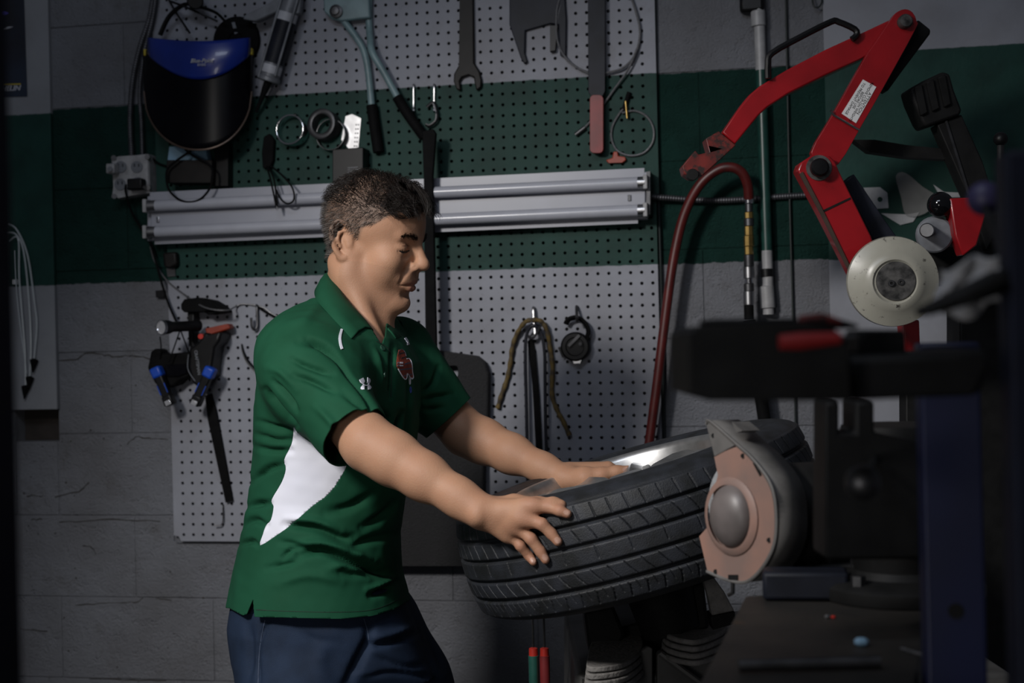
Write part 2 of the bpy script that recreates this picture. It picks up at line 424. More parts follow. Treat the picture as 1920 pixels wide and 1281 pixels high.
mat('lens', (0.75, 0.75, 0.78), 0.1, 0.6)
mat('purple', (0.10, 0.08, 0.45), 0.4)

# --- poster on the left panel
PO = 0.0162
t = thing('poster', 'dark poster with white lettering and a yellow line on left wall panel', 'poster', W(-40, 182, PO))
wprism([(-140, -60), (43, -60), (51, 181), (-140, 186)], PO, 0.001).build('sheet', 'poster_ink', t)
wprism([(-120, 160.5), (39, 156.5), (39, 158.6), (-120, 162.6)], PO+.001, 0.0004).build('rule_line', 'yellow', t)
text('lettering', 'MICHELIN', 0.0175, W(7, 166.3, PO+.0016), W(60, 164.6, PO)-W(-40, 168, PO), (0, 0, 1), MATS['poster_white'], t, font_shear=0.25, sx=1.15, bold=0.0006)
wprism([(-6, 22), (8, 21), (16, 25), (8, 28), (-6, 27)], PO+.001, 0.0004).build('purple_streak', 'purple', t)
wprism([(4, 55), (14, 50), (25, 50), (14, 54)], PO+.001, 0.0004).build('white_streak', 'poster_white', t)

# --- clear tubing with black tips hanging on the left panel
t = thing('tubing_bundle', 'loop of clear plastic tubing with black pointed tips on left panel', 'tubing', W(40, 740, .02))
for i, (a, b, c) in enumerate((((14, 420), (52, 480), (64, 672)), ((12, 428), (44, 470), (56, 705)), ((16, 436), (36, 520), (48, 722)))):
    wtube([(a[0], a[1]+8*i, .03), (a[0]+18, a[1]+12, .034), (b[0], b[1], .034), (b[0]+13-3*i, b[1]+90, .03), (c[0]+5-3*i, c[1]-60, .027), (c[0], c[1], .026)], 0.0023, 8, 6).build('tube', 'tube_clear', t)
    x, y = c
    MB().lathe([(0.001, 0), (0.0105, 0.004), (0.0085, 0.012), (0.001, 0.036)], W(x, y, .026), W(x-4, y+40, .026)-W(x, y, .026), 12).build('tip', 'black_rubber', t)
wtube([(27, 470, .03), (32, 560, .03), (50, 700, .026)], 0.0018, 6, 6).build('tube', 'tube_clear', t)
MB().box(W(28, 529, .022), (0.012, 0.012, 0.012)).build('clip', 'white_plain', t, bevel=.001)

# --- armoured conduits into the outlet box
def armoured(name, label, pts, r, m='conduit', pitch=0.006):
    q = [W(*p) for p in spline(pts, 14)]
    L_ = [0]
    for a, b in zip(q, q[1:]): L_.append(L_[-1]+(b-a).length)
    n = int(L_[-1]/pitch*4); path = []; rs = []
    qa = np.array([tuple(v) for v in q])
    for i in range(n+1):
        s_ = L_[-1]*i/n; path.append(Vector([np.interp(s_, L_, qa[:, k]) for k in range(3)])); rs.append(r*(1.0 if i % 4 in (0, 1) else 0.84))
    return MB().tube(path, rs, 10).build(name, m, label=label, cat='conduit', smooth=60)
armoured('armoured_conduit', 'thicker armoured cable conduit running down into the outlet box', [(291, -40, .03), (281, 30, .03), (262, 90, .026), (249, 150, .022), (244, 220, .022), (247, 292, .022)], 0.0072)
armoured('armoured_conduit', 'thinner armoured cable conduit beside the face shield visor', [(296, -40, .04), (287, 30, .038), (270, 100, .03), (262, 170, .024), (265, 230, .022), (267, 292, .022)], 0.0058)

t = thing('outlet_box', 'grey four-way electrical outlet box with plugs on green wall', 'outlet', W(240, 372, 0))
wprism([(208, 296), (278, 288), (281, 362), (213, 372)], 0.0015, 0.045).build('box', 'outlet_grey', t, bevel=.003)
wprism([(211, 298), (222, 293), (269, 290), (279, 292), (277, 300), (278, 352), (270, 362), (222, 372), (210, 366), (212, 350)], 0.0467, 0.003).build('cover_plate', 'outlet_grey', t, bevel=.001)
for x, y in ((226, 313), (256, 313), (225, 346), (258, 343)):
    oo = wprism(circ(x, y, 11, 18), 0.0497, 0.0025).build('receptacle', 'grey_plastic', t, bevel=.0006)
    for dx in (-4, 4): MB().box(W(x+dx, y-3, .0527), (0.0022, 0.001, 0.0075)).build('slot', 'black_plastic', oo)
for x, y in ((213, 296), (276, 294), (214, 368), (277, 352)): wprism(circ(x, y, 5, 10), 0.0475, 0.006).build('screw', 'steel', t)
p = MB().box(W(211, 317, .066), (0.022, 0.028, 0.024)).build('adapter', 'outlet_grey', t, bevel=.003)
MB().cyl(W(206, 317, .080), W(206, 317, .088), 0.006, 12).build('button', 'grey_plastic', p)
p = MB().box(W(256, 346, .066), (0.040, 0.026, 0.028)).build('black_plug', 'black_plastic', t, bevel=.004)
wtube([(236, 346, .062), (236, 362, .06), (248, 400, .03), (272, 440, .02), (285, 465, .02), (300, 520, .034), (316, 570, .036), (332, 606, .045)], 0.0028, 8).build('power_cord', 'black_rubber', label='black power cord running from outlet box down to the flashlight', cat='cord')
wtube([(282, 462, .012), (290, 490, .012), (312, 525, .0205), (345, 552, .026), (385, 577, .080), (424, 582, .080), (440, 576, .03), (456, 570, .022), (492, 576, .022), (512, 590, .022), (545, 606, .022), (560, 620, .024)], 0.0021, 6).build('thin_cable', 'cable', label='thin grey cable draped across lower pegboard past the wire hook', cat='cord')
wtube([(482, 574, .022), (500, 586, .024), (528, 600, .026), (548, 604, .024)], 0.0034, 6).build('black_cable', 'black_rubber', label='short thick black cable end on lower pegboard near green collar', cat='cord')

# --- face shield
SH = 0.035
t = thing('face_shield', 'face shield with blue brow guard and dark round visor on upper pegboard', 'face shield', W(370, 280, .06))
def shieldsurf(fn, nu=28, nv=12):   # curved about the vertical: bulges out from the wall at the middle
    return [[W(*fn(u/nu, v/nv)) for u in range(nu+1)] for v in range(nv+1)]
def bulge(x): return SH + 0.085*max(0.0, 1-((x-371)/105)**2)**0.5
def brow(u, v):
    x = 276+u*194; top = 70+7*math.sin(math.pi*u); bot = 101+48*(math.sin(math.pi*u))**0.8
    return (x, top+(bot-top)*v, bulge(x)+0.010+0.006*math.sin(math.pi*v))
MB().grid(shieldsurf(brow)).build('brow_guard', 'shield_blue', t, solid=.003)
def vis(u, v):
    c = 2*u-1
    x = 371+c*104*(1-0.03*v); top = 95.0; bot = 172+109*(1-abs(c)**2.1)**0.5
    return (x, top+(bot-top)*v, bulge(x)+0.004)
MB().grid(shieldsurf(vis, 36, 14)).build('visor', 'visor', t, solid=.002)
MB().tube([W(*vis(u/48, 1.0)) for u in range(49)], 0.0028, 8).build('visor_rim', 'edge_bronze', t)
for x, y in ((273, 99), (283, 119), (472, 97), (466, 111)): MB().box(W(x, y, SH+.03), (0.006, 0.012, 0.016)).build('clip', 'yellow', t, bevel=.0015)
wtube([(300, 66, .05), (318, 30, .06), (348, 8, .07), (378, 14, .072), (405, 24, .07), (422, 40, .06)], 0.006, 8, flat=.4).build('head_band', 'black_plastic', t)
wtube([(312, -10, .045), (328, 20, .05), (356, 62, .06)], 0.0028).build('strap', 'black_plastic', t)
wtube([(318, 2, .06), (350, 14, .07), (408, 40, .05)], 0.0028).build('strap', 'black_plastic', t)
MB().cyl(W(366, 2, .05), W(366, 2, .09), 0.02, 16).build('ratchet_knob', 'black_plastic', t, bevel=.003)
text('lettering', 'Blue-Point', 0.0135, W(378, 114, SH+.1035), W(478, 112, 0)-W(378, 114, 0), (0, 0, 1), MATS['poster_white'], t, font_shear=.3, bold=.0002)
text('lettering', 'BABIS', 0.0085, W(378, 121.5, SH+.1045), W(478, 119, 0)-W(378, 121, 0), (0, 0, 1), MATS['poster_white'], t)
# round black spool beside it
t = thing('sanding_disc', 'round black disc with small pale tag beside the face shield', 'disc', W(446, 130, .03))
MB().lathe([(0.001, 0), (0.058, 0), (0.060, .006), (0.058, 0.014), (0.02, 0.016), (0.018, 0.012), (0.001, 0.012)], W(446, 78, .0175), (0, -1, 0), 40).build('disc', 'black_rubber', t)
wprism([(434, 42), (440, 41), (446, 62), (440, 64)], .032, .001).build('tag', 'grey_plastic', t)

# --- small boxes hanging under the shield
t = thing('wipe_box', 'black box with light blue label hanging under face shield', 'box', W(356, 346, .02))
wprism([(312, 300), (398, 300), (396, 343), (311, 343)], .0175, .055).build('case', 'brown_steel', t, bevel=.002)
wprism([(317, 275), (384, 272), (391, 309), (313, 309)], .025, .030).build('blue_label', 'light_blue', t, bevel=.001)
wprism([(402, 268), (428, 268), (428, 350), (400, 350)], .0175, .030).build('black_case', label='tall narrow black case hanging beside blue-labelled box', cat='box', m='black_plastic', bevel=.002)
wtube([(358, 283, .085), (330, 302, .088), (313, 320, .088), (315, 352, .088), (332, 372, .088), (352, 379, .088), (375, 374, .088), (394, 352, .088), (399, 325, .088), (391, 308, .088), (362, 292, .087), (347, 280, .085)], 0.0029).build('lanyard', 'black_rubber', label='black looped lanyard hanging in front of blue-labelled box', cat='lanyard')
wtube([(281, 292, .02), (296, 306, .02), (312, 312, .022)], .003).build('black_cable', 'black_rubber', label='short black cable from outlet box towards the black hanging box', cat='cord')

# --- caulking gun
t = thing('caulking_gun', 'grey caulking gun with dark labelled cartridge on upper pegboard', 'caulking gun', W(500, 215, .03))
a, b = W(545, 10, .06), W(505, 146, .06); ax = (b-a).normalized()
MB().cyl(a-ax*.02, b, .0235, 24, bev=.002).build('cartridge', 'gun_grey', t)
MB().cyl(a+ax*.02, a+ax*.04, .0241, 24).build('cartridge_band', 'poster_white', t)
MB().cyl(a+ax*.041, b-ax*.035, .0240, 24).build('cartridge_label', 'navy_steel', t)
MB().cyl(b-ax*.03, b-ax*.01, .0241, 24).build('cartridge_band', 'poster_white', t)
MB().cyl(b-ax*.002, b+ax*.010, .027, 24, bev=.002).build('end_cup', 'gun_grey', t)
MB().lathe([(0.010, 0), (0.0085, .02), (0.0055, .05), (0.003, .082)], b+ax*.01, W(486, 200, .04)-W(506, 150, .06), 14).build('nozzle', 'black_plastic', t)
for s_ in (-1, 1):
    MB().tube([a-ax*.03+Vector((s_*.021, -.018, 0)), b+Vector((s_*.021, -.018, 0))], .0032, 8).build('cradle_rail', 'gun_grey', t)
wprism([(534, -20), (566, -20), (562, 24), (540, 30), (524, 20), (480, 40), (455, 36), (456, 30), (500, 8), (522, -6)], .05, .02).build('handle', 'gun_grey', t, bevel=.003)

# --- cable cutter with long handles
t = thing('bolt_cutter', 'pale blue-green cutter with crossed handles and black grips', 'cutter', W(720, 288, .03))
wprism([(604, -40), (690, -40), (694, 33), (640, 40), (622, 36), (607, 22)], .030, .016).build('jaw_housing', 'cutter_blue', t, bevel=.004)
MB().lathe([(.001, 0), (.016, 0), (.016, .006), (.010, .008), (.009, .013), (.001, .014)], W(631, 22, .046), (0, -1, 0), 20).build('pivot_bolt', 'steel_dark', t)
wtube([(642, 36, .034), (665, 66, .034), (681, 92, .033), (690, 130, .032), (697, 198, .032)], .0085, 12).build('handle', 'cutter_blue', t)
wtube([(692, -30, .034), (692, 40, .027), (694, 70, .036), (698, 98, .052), (720, 136, .050), (746, 184, .044)], .0085, 12).build('handle', 'cutter_blue', t)
wtube([(697, 197, .032), (703, 240, .032), (710, 286, .032)], .0135, 14).build('grip', 'black_rubber', t, bevel=.002)
wtube([(744, 181, .044), (765, 215, .040), (796, 258, .036)], .0125, 14).build('grip', 'black_rubber', t, bevel=.002)

# --- rings
def ring(name, label, x, y, r0, r1, h, m, tilt=(0.10, 0.05), off=.018, lean=(0, 0)):
    return MB().lathe([(r0, 0), (r1, 0), (r1, h), (r1-.0006, h+.0006), (r0+.0006, h+.0006), (r0, h)], W(x, y, off), Vector((-tilt[0], -1, tilt[1])), 40, closed=True).build(name, m, label=label, cat='ring', smooth=50)
ring('chrome_ring', 'shiny chrome sleeve ring hung on the green pegboard', 553, 247, .033, .037, .030, 'chrome')
MB().tube([W(553, 214, .017), W(553, 216, .052)], .0025, 8).build('peg', 'steel_dark', label='short peg carrying the chrome ring', cat='peg')
ring('knurled_ring', 'dark knurled steel ring on green pegboard beside perforated plate', 614, 238, .024, .037, .034, 'steel_dark', tilt=(.15, .1))
ring('thin_band_ring', 'thin dark band clamp hanging below the knurled ring', 626, 255, .036, .038, .02, 'steel', tilt=(.1, .05))
t = thing('perforated_plate', 'perforated metal plate with bent edge behind knurled ring', 'plate', W(664, 280, .018))
wprism([(648, 218), (660, 214), (677, 222), (672, 276), (655, 280), (640, 262)], .0178, .002).build('plate', 'steel', t)
for i in range(6):
    for j in range(2): wprism(circ(668+j*4-i*.7, 234+i*8, 1.5, 8), .0198, .0004).build('hole', 'black_plastic', t)
t = thing('label_box', 'small black box with fine white print standing on light fixture', 'box', W(650, 342, .03))
wprism([(623, 280), (681, 276), (681, 338), (623, 341)], .0175, .05).build('case', 'black_plastic', t, bevel=.002)
for k in range(6): wprism([(652, 314+4*k), (671+(k % 3)*2, 313+4*k), (671+(k % 3)*2, 314.2+4*k), (652, 315.2+4*k)], .0675, .0003).build('print_line', 'grey_plastic', t)
t = thing('tester_leads', 'black tester lead bundle hanging over the fluorescent light', 'cable', W(512, 390, .04))
wprism([(494, 256), (505, 250), (514, 262), (512, 300), (506, 316), (492, 316), (490, 286)], .018, .014).build('body', 'black_rubber', t, bevel=.003)
for pts in ([(500, 312, .03), (508, 340, .09), (518, 388, .10)], [(502, 312, .03), (514, 338, .09), (520, 388, .10)], [(506, 310, .03), (528, 328, .08), (548, 352, .10), (551, 374, .10), (540, 382, .10), (527, 374, .10), (518, 356, .095)]):
    wtube(pts, .0022).build('lead', 'black_rubber', t)
MB().cyl(W(519, 386, .10), W(519.5, 394, .10), .0022, 8).build('probe_tip', 'steel', t)

# --- fluorescent light fixture
t = thing('fluorescent_light', 'unlit twin-tube fluorescent light fixture across the pegboards', 'light fixture', W(740, 460, .03))
LA = lambda x, v: (x, (362 - 46*(x-275)/(1210-275)) + v*(1 + 0.055*(x-275)/935))   # v: 0 top edge .. 98 bottom edge
def band(x0, x1, v0, v1): return [LA(x0, v0), LA(x1, v0), LA(x1, v1), LA(x0, v1)]
wprism(band(276, 1214, 6, 90), .0175, .036).build('housing', 'white_enamel', t, bevel=.002)
wprism(band(281, 1208, -1, 18), .0505, .004).build('reflector_wing', 'white_enamel', t)
wprism(band(283, 1210, 36, 66), .0535, .008).build('ballast_cover', 'white_enamel', t, bevel=.002)
wprism(band(290, 1196, 82, 97), .0505, .004).build('reflector_wing', 'white_enamel', t)
for v in (25, 74):
    a, b = LA(284, v), LA(1202, v)
    o = MB().cyl(W(*a, .077), W(*b, .077), .0135, 24, bev=.002).build('tube_lamp', mat('tube_glass', (0.36, 0.37, 0.42), 0.25, var=.06), t)
    for x in (279, 1196):
        c = LA(x, v); d = LA(x+14, v)
        MB().cyl(W(*c, .077), W(*d, .077), .0140, 20).build('end_cap', 'steel', o)
        e = LA(x-3 if x < 700 else x+15, v)
        MB().box(W(*e, .072), (.010, .036, .032)).build('lamp_holder', 'outlet_grey', t, bevel=.002)
for x in (296, 1180):
    e = LA(x, 51); MB().box(W(*e, .0635), (.008, .004, .014)).build('latch', 'chrome', t, bevel=.001)
wprism([(1212, 322), (1219, 321), (1219, 402), (1212, 404)], .0175, .055).build('end_plate', 'steel_dark', t)
armoured('armoured_conduit', 'armoured conduit running right from the fluorescent light', [(1219, 369, .03), (1260, 372, .022), (1330, 376, .016), (1400, 374, .012), (1460, 369, .010), (1512, 366, .010)], 0.0078)

# --- big tools up top
wprism([(862, -50), (887, -50), (889, 118), (899, 134), (903, 150), (902, 163), (893, 170), (890, 158), (888, 145), (878, 141), (866, 145), (862, 152), (864, 170), (856, 168), (850, 152), (851, 138), (860, 122)], .018, .012).build('open_end_wrench', 'brown_steel', label='large dark open-end wrench hanging jaws down on pegboard', cat='wrench', bevel=.003)
t = thing('alignment_wrench', 'dark blue steel C-shaped jaw tool on upper pegboard', 'wrench', W(1005, 118, .02))
wprism([(955, -50), (1056, -50), (1062, 36), (1061, 102), (1056, 107), (1050, 104), (1047, 46), (1031, 44), (985, 57), (984, 100), (989, 116), (983, 120), (976, 108), (955, 46)], .018, .010).build('jaw_plate', 'navy_steel', t, bevel=.002)
wprism([(1031, 46), (1046, 46), (1041, 96), (1031, 98)], .020, .012).build('sliding_jaw', 'black_plastic', t, bevel=.002)
t = thing('bead_blade', 'long dark flat blade with glossy red handle hanging on pegboard', 'pry bar', W(1119, 288, .05))
wprism([(1102, -50), (1134, -50), (1134, 172), (1130, 180), (1107, 180), (1103, 172)], .036, .005).build('blade', 'navy_steel', t, bevel=.001)
wprism(rrect(1106, 178, 1131, 287, 8), .030, .018).build('red_handle', 'red_grip', t, bevel=.005, segs=3)
# steel cables
t = thing('steel_cable', 'long steel cable looped behind the red-handled blade', 'cable', W(1100, 255, .02))
wtube([(1062, -20, .024), (1046, 30, .026), (1045, 70, .026), (1058, 105, .026), (1084, 128, .026), (1108, 136, .026), (1140, 136, .028), (1170, 126, .028), (1192, 100, .026), (1200, 60, .026), (1192, 20, .026), (1178, -20, .024)], .0028).build('cable', 'cable', t)
wtube([(1056, -20, .028), (1044, 20, .03), (1046, 80, .03), (1070, 118, .03), (1108, 140, .03)], .0024).build('cable', 'cable', t)
wtube([(1194, 92, .034), (1178, 130, .03), (1150, 170, .026), (1120, 212, .024), (1098, 238, .022)], .0026).build('cable', 'cable', t)
MB().cyl(W(1097, 239, .024), W(1079, 253, .024), .0055, 10).build('crimp', 'steel_dark', t)
t = thing('cable_ring', 'small closed steel cable ring with black crimp near red blade handle', 'cable', W(1185, 294, .02))
wtube([(1172, 200, .022), (1160, 215, .022), (1148, 238, .022), (1147, 262, .022), (1158, 283, .022), (1182, 292, .022), (1208, 286, .022), (1224, 266, .022), (1225, 240, .022), (1212, 218, .022), (1190, 208, .022), (1166, 212, .024)], .0026).build('cable', 'cable', t)
MB().cyl(W(1170, 205, .022), W(1180, 173, .022), .0055, 10).build('crimp', 'black_rubber', t)
MB().cyl(W(1173, 190, .028), W(1176, 222, .028), .003, 10).build('brass_pin', 'brass', t)
t = thing('red_hook', 'small orange-red plastic hook at foot of cable ring', 'hook', W(1155, 307, .018))
wprism([(1136, 300), (1148, 296), (1150, 284), (1158, 284), (1159, 292), (1172, 294), (1174, 300), (1168, 305), (1140, 306)], .0178, .010).build('hook_body', 'orange_red', t, bevel=.002)

# --- pins and a hanging clip by the cutter grips
for x in (775.5, 814): 
    t = thing('peg_hook', 'thin steel peg hook left of the clip by cutter grip' if x < 800 else 'thin steel peg hook carrying the small clip', 'hook', W(x, 205, .02))
    wtube([(x, 160, .014), (x, 162, .024), (x, 200, .024), (x, 210, .034), (x, 206, .05)], .0025).build('wire', 'steel', t)
wtube([(800, 200, .026), (812, 192, .03), (819, 210, .03), (818, 226, .03), (806, 236, .03), (798, 234, .03)], .0042, 8, flat=.5).build('spring_clip', 'steel_dark', label='small curved dark spring clip hung on peg hook', cat='clip')
# --- long black bar and the pad
wprism([(791, 246), (812, 242), (817, 250), (811, 330), (819, 690), (816, 800), (800, 800), (797, 600), (794, 330)], .082, .014).build('black_bar', 'black_rubber', label='long straight black bar hanging down in front of the fluorescent light', cat='bar', bevel=.002)
PADH = rrect(836, 686, 858, 708, 6)
t = thing('kneeling_pad', 'thick black textured pad with hand slot leaning on the pegboard', 'pad', W(830, 1062, .03))
wprism([(700, 660), (818, 657), (893, 668), (908, 680), (915, 700), (913, 820), (906, 870), (905, 1000), (900, 1050), (885, 1062), (720, 1062), (700, 1040)], .0185, .035, [PADH]).build('foam_board', 'pad_black', t, bevel=.004)

# --- left cluster of tools
t = thing('pipe_strap', 'dark rounded strap clamp screwed under left end of light', 'clamp', W(318, 505, .02))
wprism([(304, 474), (330, 472), (332, 496), (322, 503), (306, 500)], .0175, .02).build('body', 'brown_steel', t, bevel=.006, segs=3)
wprism([(312, 503), (328, 501), (329, 518), (314, 519)], .0175, .004).build('tab', 'steel_dark', t)
t = thing('cordless_blower', 'black handheld cordless tool with red lever on lower pegboard', 'power tool', W(360, 720, .03))
wprism([(339, 570), (345, 561), (370, 558), (395, 563), (412, 573), (421, 582), (420, 586), (390, 590), (382, 585), (345, 586), (339, 580)], .0185, .05).build('shoulder_rest', 'black_rubber', t, bevel=.008, segs=3)
wprism([(351, 584), (365, 583), (362, 640), (374, 664), (354, 664)], .022, .03).build('neck', 'black_plastic', t, bevel=.004)
wprism([(354, 654), (372, 640), (384, 622), (392, 628), (416, 622), (411, 640), (402, 652), (397, 685), (396, 705), (372, 728), (360, 718), (353, 690)], .022, .06).build('motor_body', 'black_plastic', t, bevel=.008, segs=3)
wprism([(384, 616), (428, 607), (432, 616), (402, 626), (386, 626)], .03, .028).build('trigger_lever', 'orange_red', t, bevel=.003)
wprism(circ(376, 631, 5, 12), .07, .016).build('red_button', mat('signal_red', (.5, .03, .02), .4), t)
wprism([(282, 660), (290, 653), (300, 656), (306, 664), (354, 660), (354, 706), (340, 712), (330, 722), (310, 728), (290, 720), (280, 700), (276, 690)], .0185, .045).build('battery', 'black_rubber', t, bevel=.008, segs=3)
wprism([(308, 684), (348, 682), (350, 700), (334, 706), (312, 706)], .0645, .004).build('battery_panel', 'visor', t, bevel=.001)
text('lettering', 'CRAFTSMAN', .0105, W(370, 680, .0835), W(376, 720, 0)-W(367, 660, 0), Vector((1, 0, .2)), MATS['grey_plastic'], t, bold=.0003)
wtube([(356, 650, .083), (352, 690, .083), (366, 715, .083)], .0012, 6).build('trim_line', 'grey_plastic', t)
t = thing('flashlight', 'black flashlight with bright chrome reflector pointing left', 'flashlight', W(330, 632, .06))
a, b = W(303, 614, .165), W(366, 611, .075); ax = (b-a).normalized()
MB().lathe([(.0165, 0), (.0172, .002), (.0165, .02), (.0125, .032), (.0125, .095), (.0135, .097), (.0135, .112), (.001, .114)], a, ax, 24).build('barrel', 'black_plastic', t)
MB().lathe([(.0165, -.0002), (.0168, -.002), (.0150, -.002), (.006, .010), (.001, .010)], a, ax, 24).build('reflector', 'lens', t)
MB().lathe([(.0158, -.0022), (.0178, -.0022), (.0178, .004), (.0158, .004)], a, ax, 28, closed=True).build('bezel', 'steel', t)
for k in range(3):
    an = k*2.1; MB().ell(a+ax*.006+Vector((0, 0, .005*math.sin(an)))+FW*.005*math.cos(an), (.003, .003, .003), None, 8, 6).build('led', 'white_plain', t)
def clip_light(label, pts, top):
    t = thing('clip_light', label, 'work light', W(*pts[1], .06))
    (x0, y0), (x1, y1) = pts
    a, b = W(x0, y0, .085), W(x1, y1, .085); ax = (b-a).normalized(); sd = ax.cross(Vector((0, -1, 0))).normalized(); R = Matrix((sd, Vector((0, -1, 0)), ax)).transposed(); L_ = (b-a).length
    MB().box((a+b)/2, (.022, .022, L_), R).build('body', 'black_plastic', t, bevel=.004)
    MB().box(a+ax*.012, (.027, .028, .027), R).build('blue_band', 'blue_clip', t, bevel=.005)
    for s_ in (-1, 1): MB().box(a+ax*(L_*.68)+sd*s_*.0095+Vector((0, -.0112, 0)), (.002, .002, L_*.3), R).build('blue_stripe', 'blue_clip', t)
    MB().box(b+ax*.004, (.025, .026, .026), R).build('lamp_head', 'black_plastic', t, bevel=.004)
    MB().box(b+ax*.010+Vector((0, -.0135, 0)), (.015, .002, .012), R).build('lens', 'lens', t, bevel=.001)
clip_light('black work light with blue band clipped over the tool battery', ((292, 690), (316, 748)), 0)
clip_light('black work light with blue band clipped beside the hanging strap', ((397, 690), (371, 748)), 0)
wprism([(384, 742), (396, 738), (405, 770), (436, 939), (423, 943), (390, 790)], .022, .006).build('hanging_strap', 'black_rubber', label='long black strap hanging below the tools on lower pegboard', cat='strap')
for pts, lb in (([(300, 632, .06), (302, 650, .07), (300, 672, .066)], 'black wrist loop hanging from flashlight over battery'), ([(338, 618, .1), (327, 650, .085), (316, 680, .084)], 'thin black lanyard cord crossing down to the tool battery'), ([(338, 618, .102), (350, 650, .092), (356, 668, .09)], 'thin black lanyard cord running down to the tool body')):
    wtube(pts, .0018, 6).build('wrist_lanyard', 'black_rubber', label=lb, cat='lanyard')
# wire hooks
def hook(label, pts, r=.0027, m='steel_dark'):
    wtube(pts, r).build('wire_hook', m, label=label, cat='hook')
hook('bent wire J hook on lower pegboard left of green shirt', [(481, 574, .014), (481.5, 576, .026), (482, 610, .028), (477, 618, .032), (472, 612, .036), (471, 596, .036)], .0031)
hook('small bent wire hook near bottom of lower pegboard below strap', [(419, 948, .014), (418, 950, .023), (417, 982, .026), (402, 986, .03)], .0016)
wtube([(453, 645, .022), (456, 660, .024), (466, 680, .024), (486, 700, .024)], [.002, .0035, .005, .006], 8, flat=.4).build('curved_blade', 'black_plastic', label='curved black blade sticking out behind green shirt on pegboard', cat='blade')
wprism([(291, 545), (307, 544), (308, 558), (292, 558)], .003, .012).build('cable_clip', 'black_plastic', label='small black cable clip on block wall beside lower pegboard', cat='clip', bevel=.001)
t = thing('air_chuck', 'small metal air chuck on pegboard behind green collar', 'air chuck', W(775, 622, .02))
MB().cyl(W(748, 613, .03), W(772, 615, .03), .008, 14).build('sleeve', 'steel', t)
MB().lathe([(.007, 0), (.010, .002), (.010, .010), (.007, .012), (.006, .02), (.002, .034)], W(772, 615, .03), W(800, 621, .03)-W(772, 615, .03), 14).build('coupler', 'steel_dark', t)

# --- belts on a hook
hook('steel hook carrying the brown rope and black belts', [(1000, 577, .014), (1000, 579, .03), (1001, 600, .034), (1003, 628, .04), (996, 634, .046), (990, 630, .05)], .0035, 'steel')
def braid(name, label, pts, r, m, cat, tw=9):
    q = [W(*p) for p in spline(pts, 10)]; rs = [r*(1+.13*math.sin(i*.9)) for i in range(len(q))]
    return MB().tube(q, rs, 9).build(name, m, label=label, cat=cat, smooth=60)
braid('rope', 'twisted brown-yellow rope draped over hook on lower pegboard', [(933, 766, .026), (940, 742, .026), (951, 710, .026), (957, 680, .026), (961, 650, .028), (970, 625, .032), (984, 605, .040), (1000, 600, .044), (1016, 604, .040), (1026, 622, .034), (1032, 655, .028), (1036, 690, .026), (1035, 740, .026), (1046, 772, .026), (1056, 790, .026), (1068, 817, .026)], .0055, 'rope_brown', 'rope')
t = thing('drive_belt', 'narrow black belt loop hanging beside the brown rope', 'belt', W(1005, 930, .025))
wtube([(990, 945, .038), (989, 880, .038), (987, 760, .038), (985, 680, .040), (987, 630, .038), (1000, 610, .046), (1014, 624, .038), (1021, 660, .040), (1022, 720, .038), (1023, 800, .038), (1025, 870, .038), (1026, 945, .038)], .0040, 8).build('belt', mat('belt_black', (.010, .011, .018), .55), t)
t = thing('flat_strap', 'wide flat black strap hanging between the belt strands', 'strap', W(1010, 930, .022))
wprism([(989, 640), (998, 634), (1004, 660), (1011, 740), (1016, 830), (1019, 945), (1008, 945), (1004, 830), (998, 720)], .021, .004).build('strap', 'black_rubber', t)
wtube([(992, 634, .04), (1006, 626, .042), (1013, 612, .044)], .003).build('buckle_wire', 'steel_dark', t)
# --- strap wrench on a hook
hook('steel hook carrying the round black filter wrench', [(1081, 575, .014), (1081, 577, .03), (1081.5, 598, .05), (1082, 602, .056), (1082, 594, .062)], .0035, 'steel_dark')
t = thing('filter_wrench', 'round black filter wrench with curved strap on lower pegboard', 'wrench', W(1080, 684, .02))
MB().lathe([(.001, 0), (.033, 0), (.034, .004), (.034, .022), (.030, .026), (.022, .026), (.020, .022), (.001, .022)], W(1081, 650, .019), (0, -1, 0), 36).build('cup', 'black_plastic', t)
wtube([(1061, 608, .036), (1067, 599, .038), (1082, 596, .04), (1097, 606, .04), (1103, 622, .04), (1098, 640, .036)], .0078, 8, flat=.55).build('strap', 'black_rubber', t)
wprism([(1063, 648), (1085, 626), (1089, 630), (1067, 652)], .044, .006).build('handle', 'steel_dark', t, bevel=.001)
wprism([(1046, 652), (1050, 650), (1058, 668), (1054, 671)], .024, .006).build('tab', 'black_plastic', t)
wprism([(1074, 676), (1090, 674), (1088, 681), (1076, 682)], .035, .006).build('latch', 'steel', t)
MB().cyl(W(1088, 645, .041), W(1088, 645, .052), .004, 12).build('rivet', 'steel_dark', t)

# --- pipes and wires right of the pegboard
wtube([(1227.5, -30, .012), (1231, 200, .012), (1236, 400, .012), (1242, 600, .012), (1246, 860, .012), (1249, 1000, .012)], .0030, 8, 3).build('wall_wire', mat('wire_dark', (.006, .012, .012), .5), label='thin dark wire running down beside the pegboards', cat='wire')
wtube([(1473, -30, .009), (1477, 180, .009), (1481, 380, .009), (1486, 560, .009), (1491, 760, .009), (1494, 900, .009)], .0025, 8, 3).build('wall_wire', 'wire_dark', label='thin dark wire running down right of the conduit pipe', cat='wire')
t = thing('conduit_pipe', 'vertical pipe painted white and green with pale coupling at bottom', 'pipe', W(1438, 600, .02))
MB().tube([W(1421, -40, .022), W(1427, 132, .022)], .0125, 16).build('upper_section', mat('pipe_white', (.33, .33, .34), .45), t)
MB().tube([W(1427, 132, .022), W(1438, 470, .022)], .0125, 16).build('green_section', 'pipe_green', t)
MB().tube([W(1438, 470, .022), W(1441, 590, .022)], .0125, 16).build('lower_section', 'pipe_white', t)
